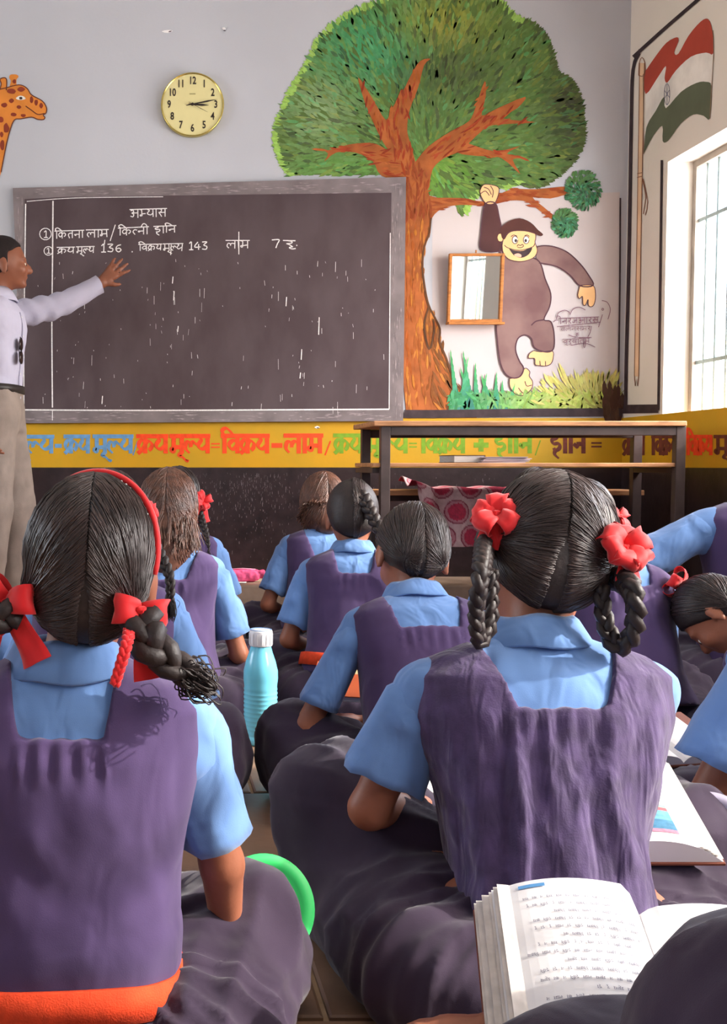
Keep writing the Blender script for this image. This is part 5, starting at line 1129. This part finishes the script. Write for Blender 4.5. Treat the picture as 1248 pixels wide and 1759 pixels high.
open_book('small open notebook on the lap of the girl with big red bows', (.41, 1.68, .17), (6, 0, 20), .085, .15, .006, .006, seed=6, leaves=0)
open_book('white notebook open on the floor before the girl with the long braid', (.40, 3.20, .12), (4, 0, 12), .10, .17, .005, .005, seed=7, leaves=0)
open_book('sunlit notebook lying between the plait girl and the cut off child', (.905, 1.86, .21), (14, 0, 10), .10, .18, .006, .006, seed=8, leaves=0)
nb = thing('notebook', 'orange covered notebook on the lap of the girl in the middle', 'notebook', (.455, 2.32, .215), (R(10), 0, R(-16)))
MB().box(-.08, -.10, 0, .08, .10, .008).build('page_block', M_PG, nb); MB().box(-.082, -.102, .0082, .083, .102, .0100).build('cover', mat('orange_cover', (226, 108, 62), rough=.45, var=.1), nb); MB().box(-.082, -.102, -.002, .083, .102, -.0001).build('cover', mat('white_cover', (220, 214, 214), rough=.5), nb)
MB().box(-.05, .03, .0101, .05, .06, .0105).build('cover_label', mat('cover_print', (236, 200, 150)), nb)
for lab, lc, rz, c_, sz, th in (('brown hardback book lying on the desk shelf', (1.235, 4.10), 3, (112, 78, 58), (.06, .085), .030), ('stack of loose papers on the desk shelf beside the brown book', (1.375, 4.08), -6, (190, 172, 178), (.085, .11), .026)):
    b_ = thing('book' if 'hard' in lab else 'paper_stack', lab, 'book' if 'hard' in lab else 'papers', (lc[0], lc[1], zy0 + .0192), (0, 0, R(rz)))
    if 'hard' in lab:
        MB().box(-sz[0], -sz[1], .003, sz[0] - .003, sz[1], th - .003).build('page_block', M_EDGE, b_); MB().box(-sz[0] - .002, -sz[1] - .003, 0, sz[0], sz[1] + .003, .0028).build('cover', mat('hardback', c_), b_); MB().box(-sz[0] - .002, -sz[1] - .003, th - .0028, sz[0], sz[1] + .003, th).build('cover', MATS['hardback'], b_); MB().box(sz[0] - .0028, -sz[1] - .003, .0028, sz[0], sz[1] + .003, th - .0028).build('spine', MATS['hardback'], b_)
    else:
        for k in range(8): MB().box(-sz[0], -sz[1], 0, sz[0], sz[1], .0026, M=tr(random.uniform(-.008, .008), random.uniform(-.006, .006), k * .0029) @ rot(0, 0, random.uniform(-5, 5))).build('sheet', mat('old_paper', c_, var=.08), b_)

# ------------------------------------------------------------------ bottle, plates, pouch, papers
bp = P(447, 1262, 2.62); bt = thing('water_bottle', 'turquoise plastic water bottle with white cap on the floor', 'bottle', (bp[0], 2.62, 0))
pf = [(.036, .0), (.041, .004), (.043, .02)]
z = .02
while z < .135: pf += [(.0425, z), (.0405, z + .004), (.0425, z + .008)]; z += .011
pf += [(.041, .145), (.0435, .165), (.043, .185), (.037, .210), (.030, .230), (.026, .245), (.0255, .262), (.0, .262)]
lathe(MB(), pf, 36).build('bottle_body', mat('turquoise_plastic', (120, 212, 238), rough=.2, spec=.6, var=.04), bt, True)
lathe(MB(), [(.028, .248), (.029, .250), (.029, .284), (.027, .288), (.0, .288)], 30).build('cap', mat('white_plastic', (226, 226, 230), rough=.4), bt, True)
for k in range(30): a = k * 6.283 / 30; MB().box(-.0012, .0288, .252, .0012, .0302, .280, M=rot(0, 0, math.degrees(a))).build('cap_rib', MATS['white_plastic'], bt) if k % 2 else None
mb = MB(); q = [(.0262 * math.cos(t), .0262 * math.sin(t), .2885) for t in np.linspace(0, 6.283, 32)]; mb.tube(q, .0012, 6); mb.build('cap_ring', mat('blue_plastic', (110, 150, 200), rough=.4), bt, True)
def plate(label, loc, rt, r_, c_, nm):
    o = lathe(MB(), [(.001, .0), (r_ * .72, .0), (r_ * .80, .003), (r_, .010), (r_ * .995, .0125), (r_ * .78, .006), (r_ * .70, .0028), (.001, .0028)], 48).build('plate', mat(nm, c_, rough=.45, var=.04), None, True)
    o.location = loc; o.rotation_euler = tuple(R(a) for a in rt); return tag(o, label, 'plate')
pp = P(452, 1558, 1.335); plate('round bright green plastic plate propped behind the orange belted girl\'s knee', tuple(pp), (68, 0, 12), .066, (60, 206, 110), 'green_plastic')
pp = P(1222, 1432, 1.50); plate('round pale lilac plate behind the textbook with the picture', tuple(pp), (62, 0, -10), .058, (176, 170, 192), 'pale_plate')
pp = P(425, 997, 4.2)
g = Grid((-.11, -.06, -.02), (.11, .06, .09), .005); g.cap((-.06, 0, .03), (.055, .0, .03), .030, .028, k=.01); g.cap((.055, 0, .032), (.095, 0, .036), .012, .022, k=.01); g.D = np.maximum(g.D, (.001 - g.ax[2])[None, None, :]); V, F = g.mesh(); V = V + vnormals(V, F) * (fbm(V * 60, 2) * .004)[:, None]; V[:, 2] = np.maximum(V[:, 2], 0)
yp = .70 * 1800 / (1003 - 800) ; pch = thing('pencil_pouch', 'small pink cloth pencil pouch on the platform by the dark wall', 'pouch', (.44, 4.76, .171)); mesh_obj('pouch_body', V, F, mat('pink_cloth', (214, 82, 128), rough=.8, var=.2, vscale=40), pch, True)
MB().tube([(-.075, -.006, .058), (0, -.010, .062), (.06, -.006, .058)], .0022, 6).build('zip', mat('zip_pink', (240, 150, 180)), pch, True)
M_SHT = mat('loose_sheet', (216, 214, 210), rough=.8, var=.04)
for lab, x_, y_, rz, z_ in (('loose white sheet on the platform beside the pink pouch', .33, 4.82, 80, 0.171), ('loose white sheet on the floor between the two rows at the left', .33, 3.35, -30, .001)):
    n = 8; V = [(-.10 + .2 * i / n, -.14 + .28 * j / n, .002 + .004 * (math.sin(i * .8 + j * .5) + 1) * (i * j / 64)) for j in range(n + 1) for i in range(n + 1)]; o = mesh_obj('paper_sheet', V, [(j * 9 + i, j * 9 + i + 1, j * 9 + i + 10, j * 9 + i + 9) for j in range(n) for i in range(n)], M_SHT, None, True)
    so = o.modifiers.new('s', 'SOLIDIFY'); so.thickness = .0006; o.location = (x_, y_, z_); o.rotation_euler = (0, 0, R(rz)); tag(o, lab, 'paper')
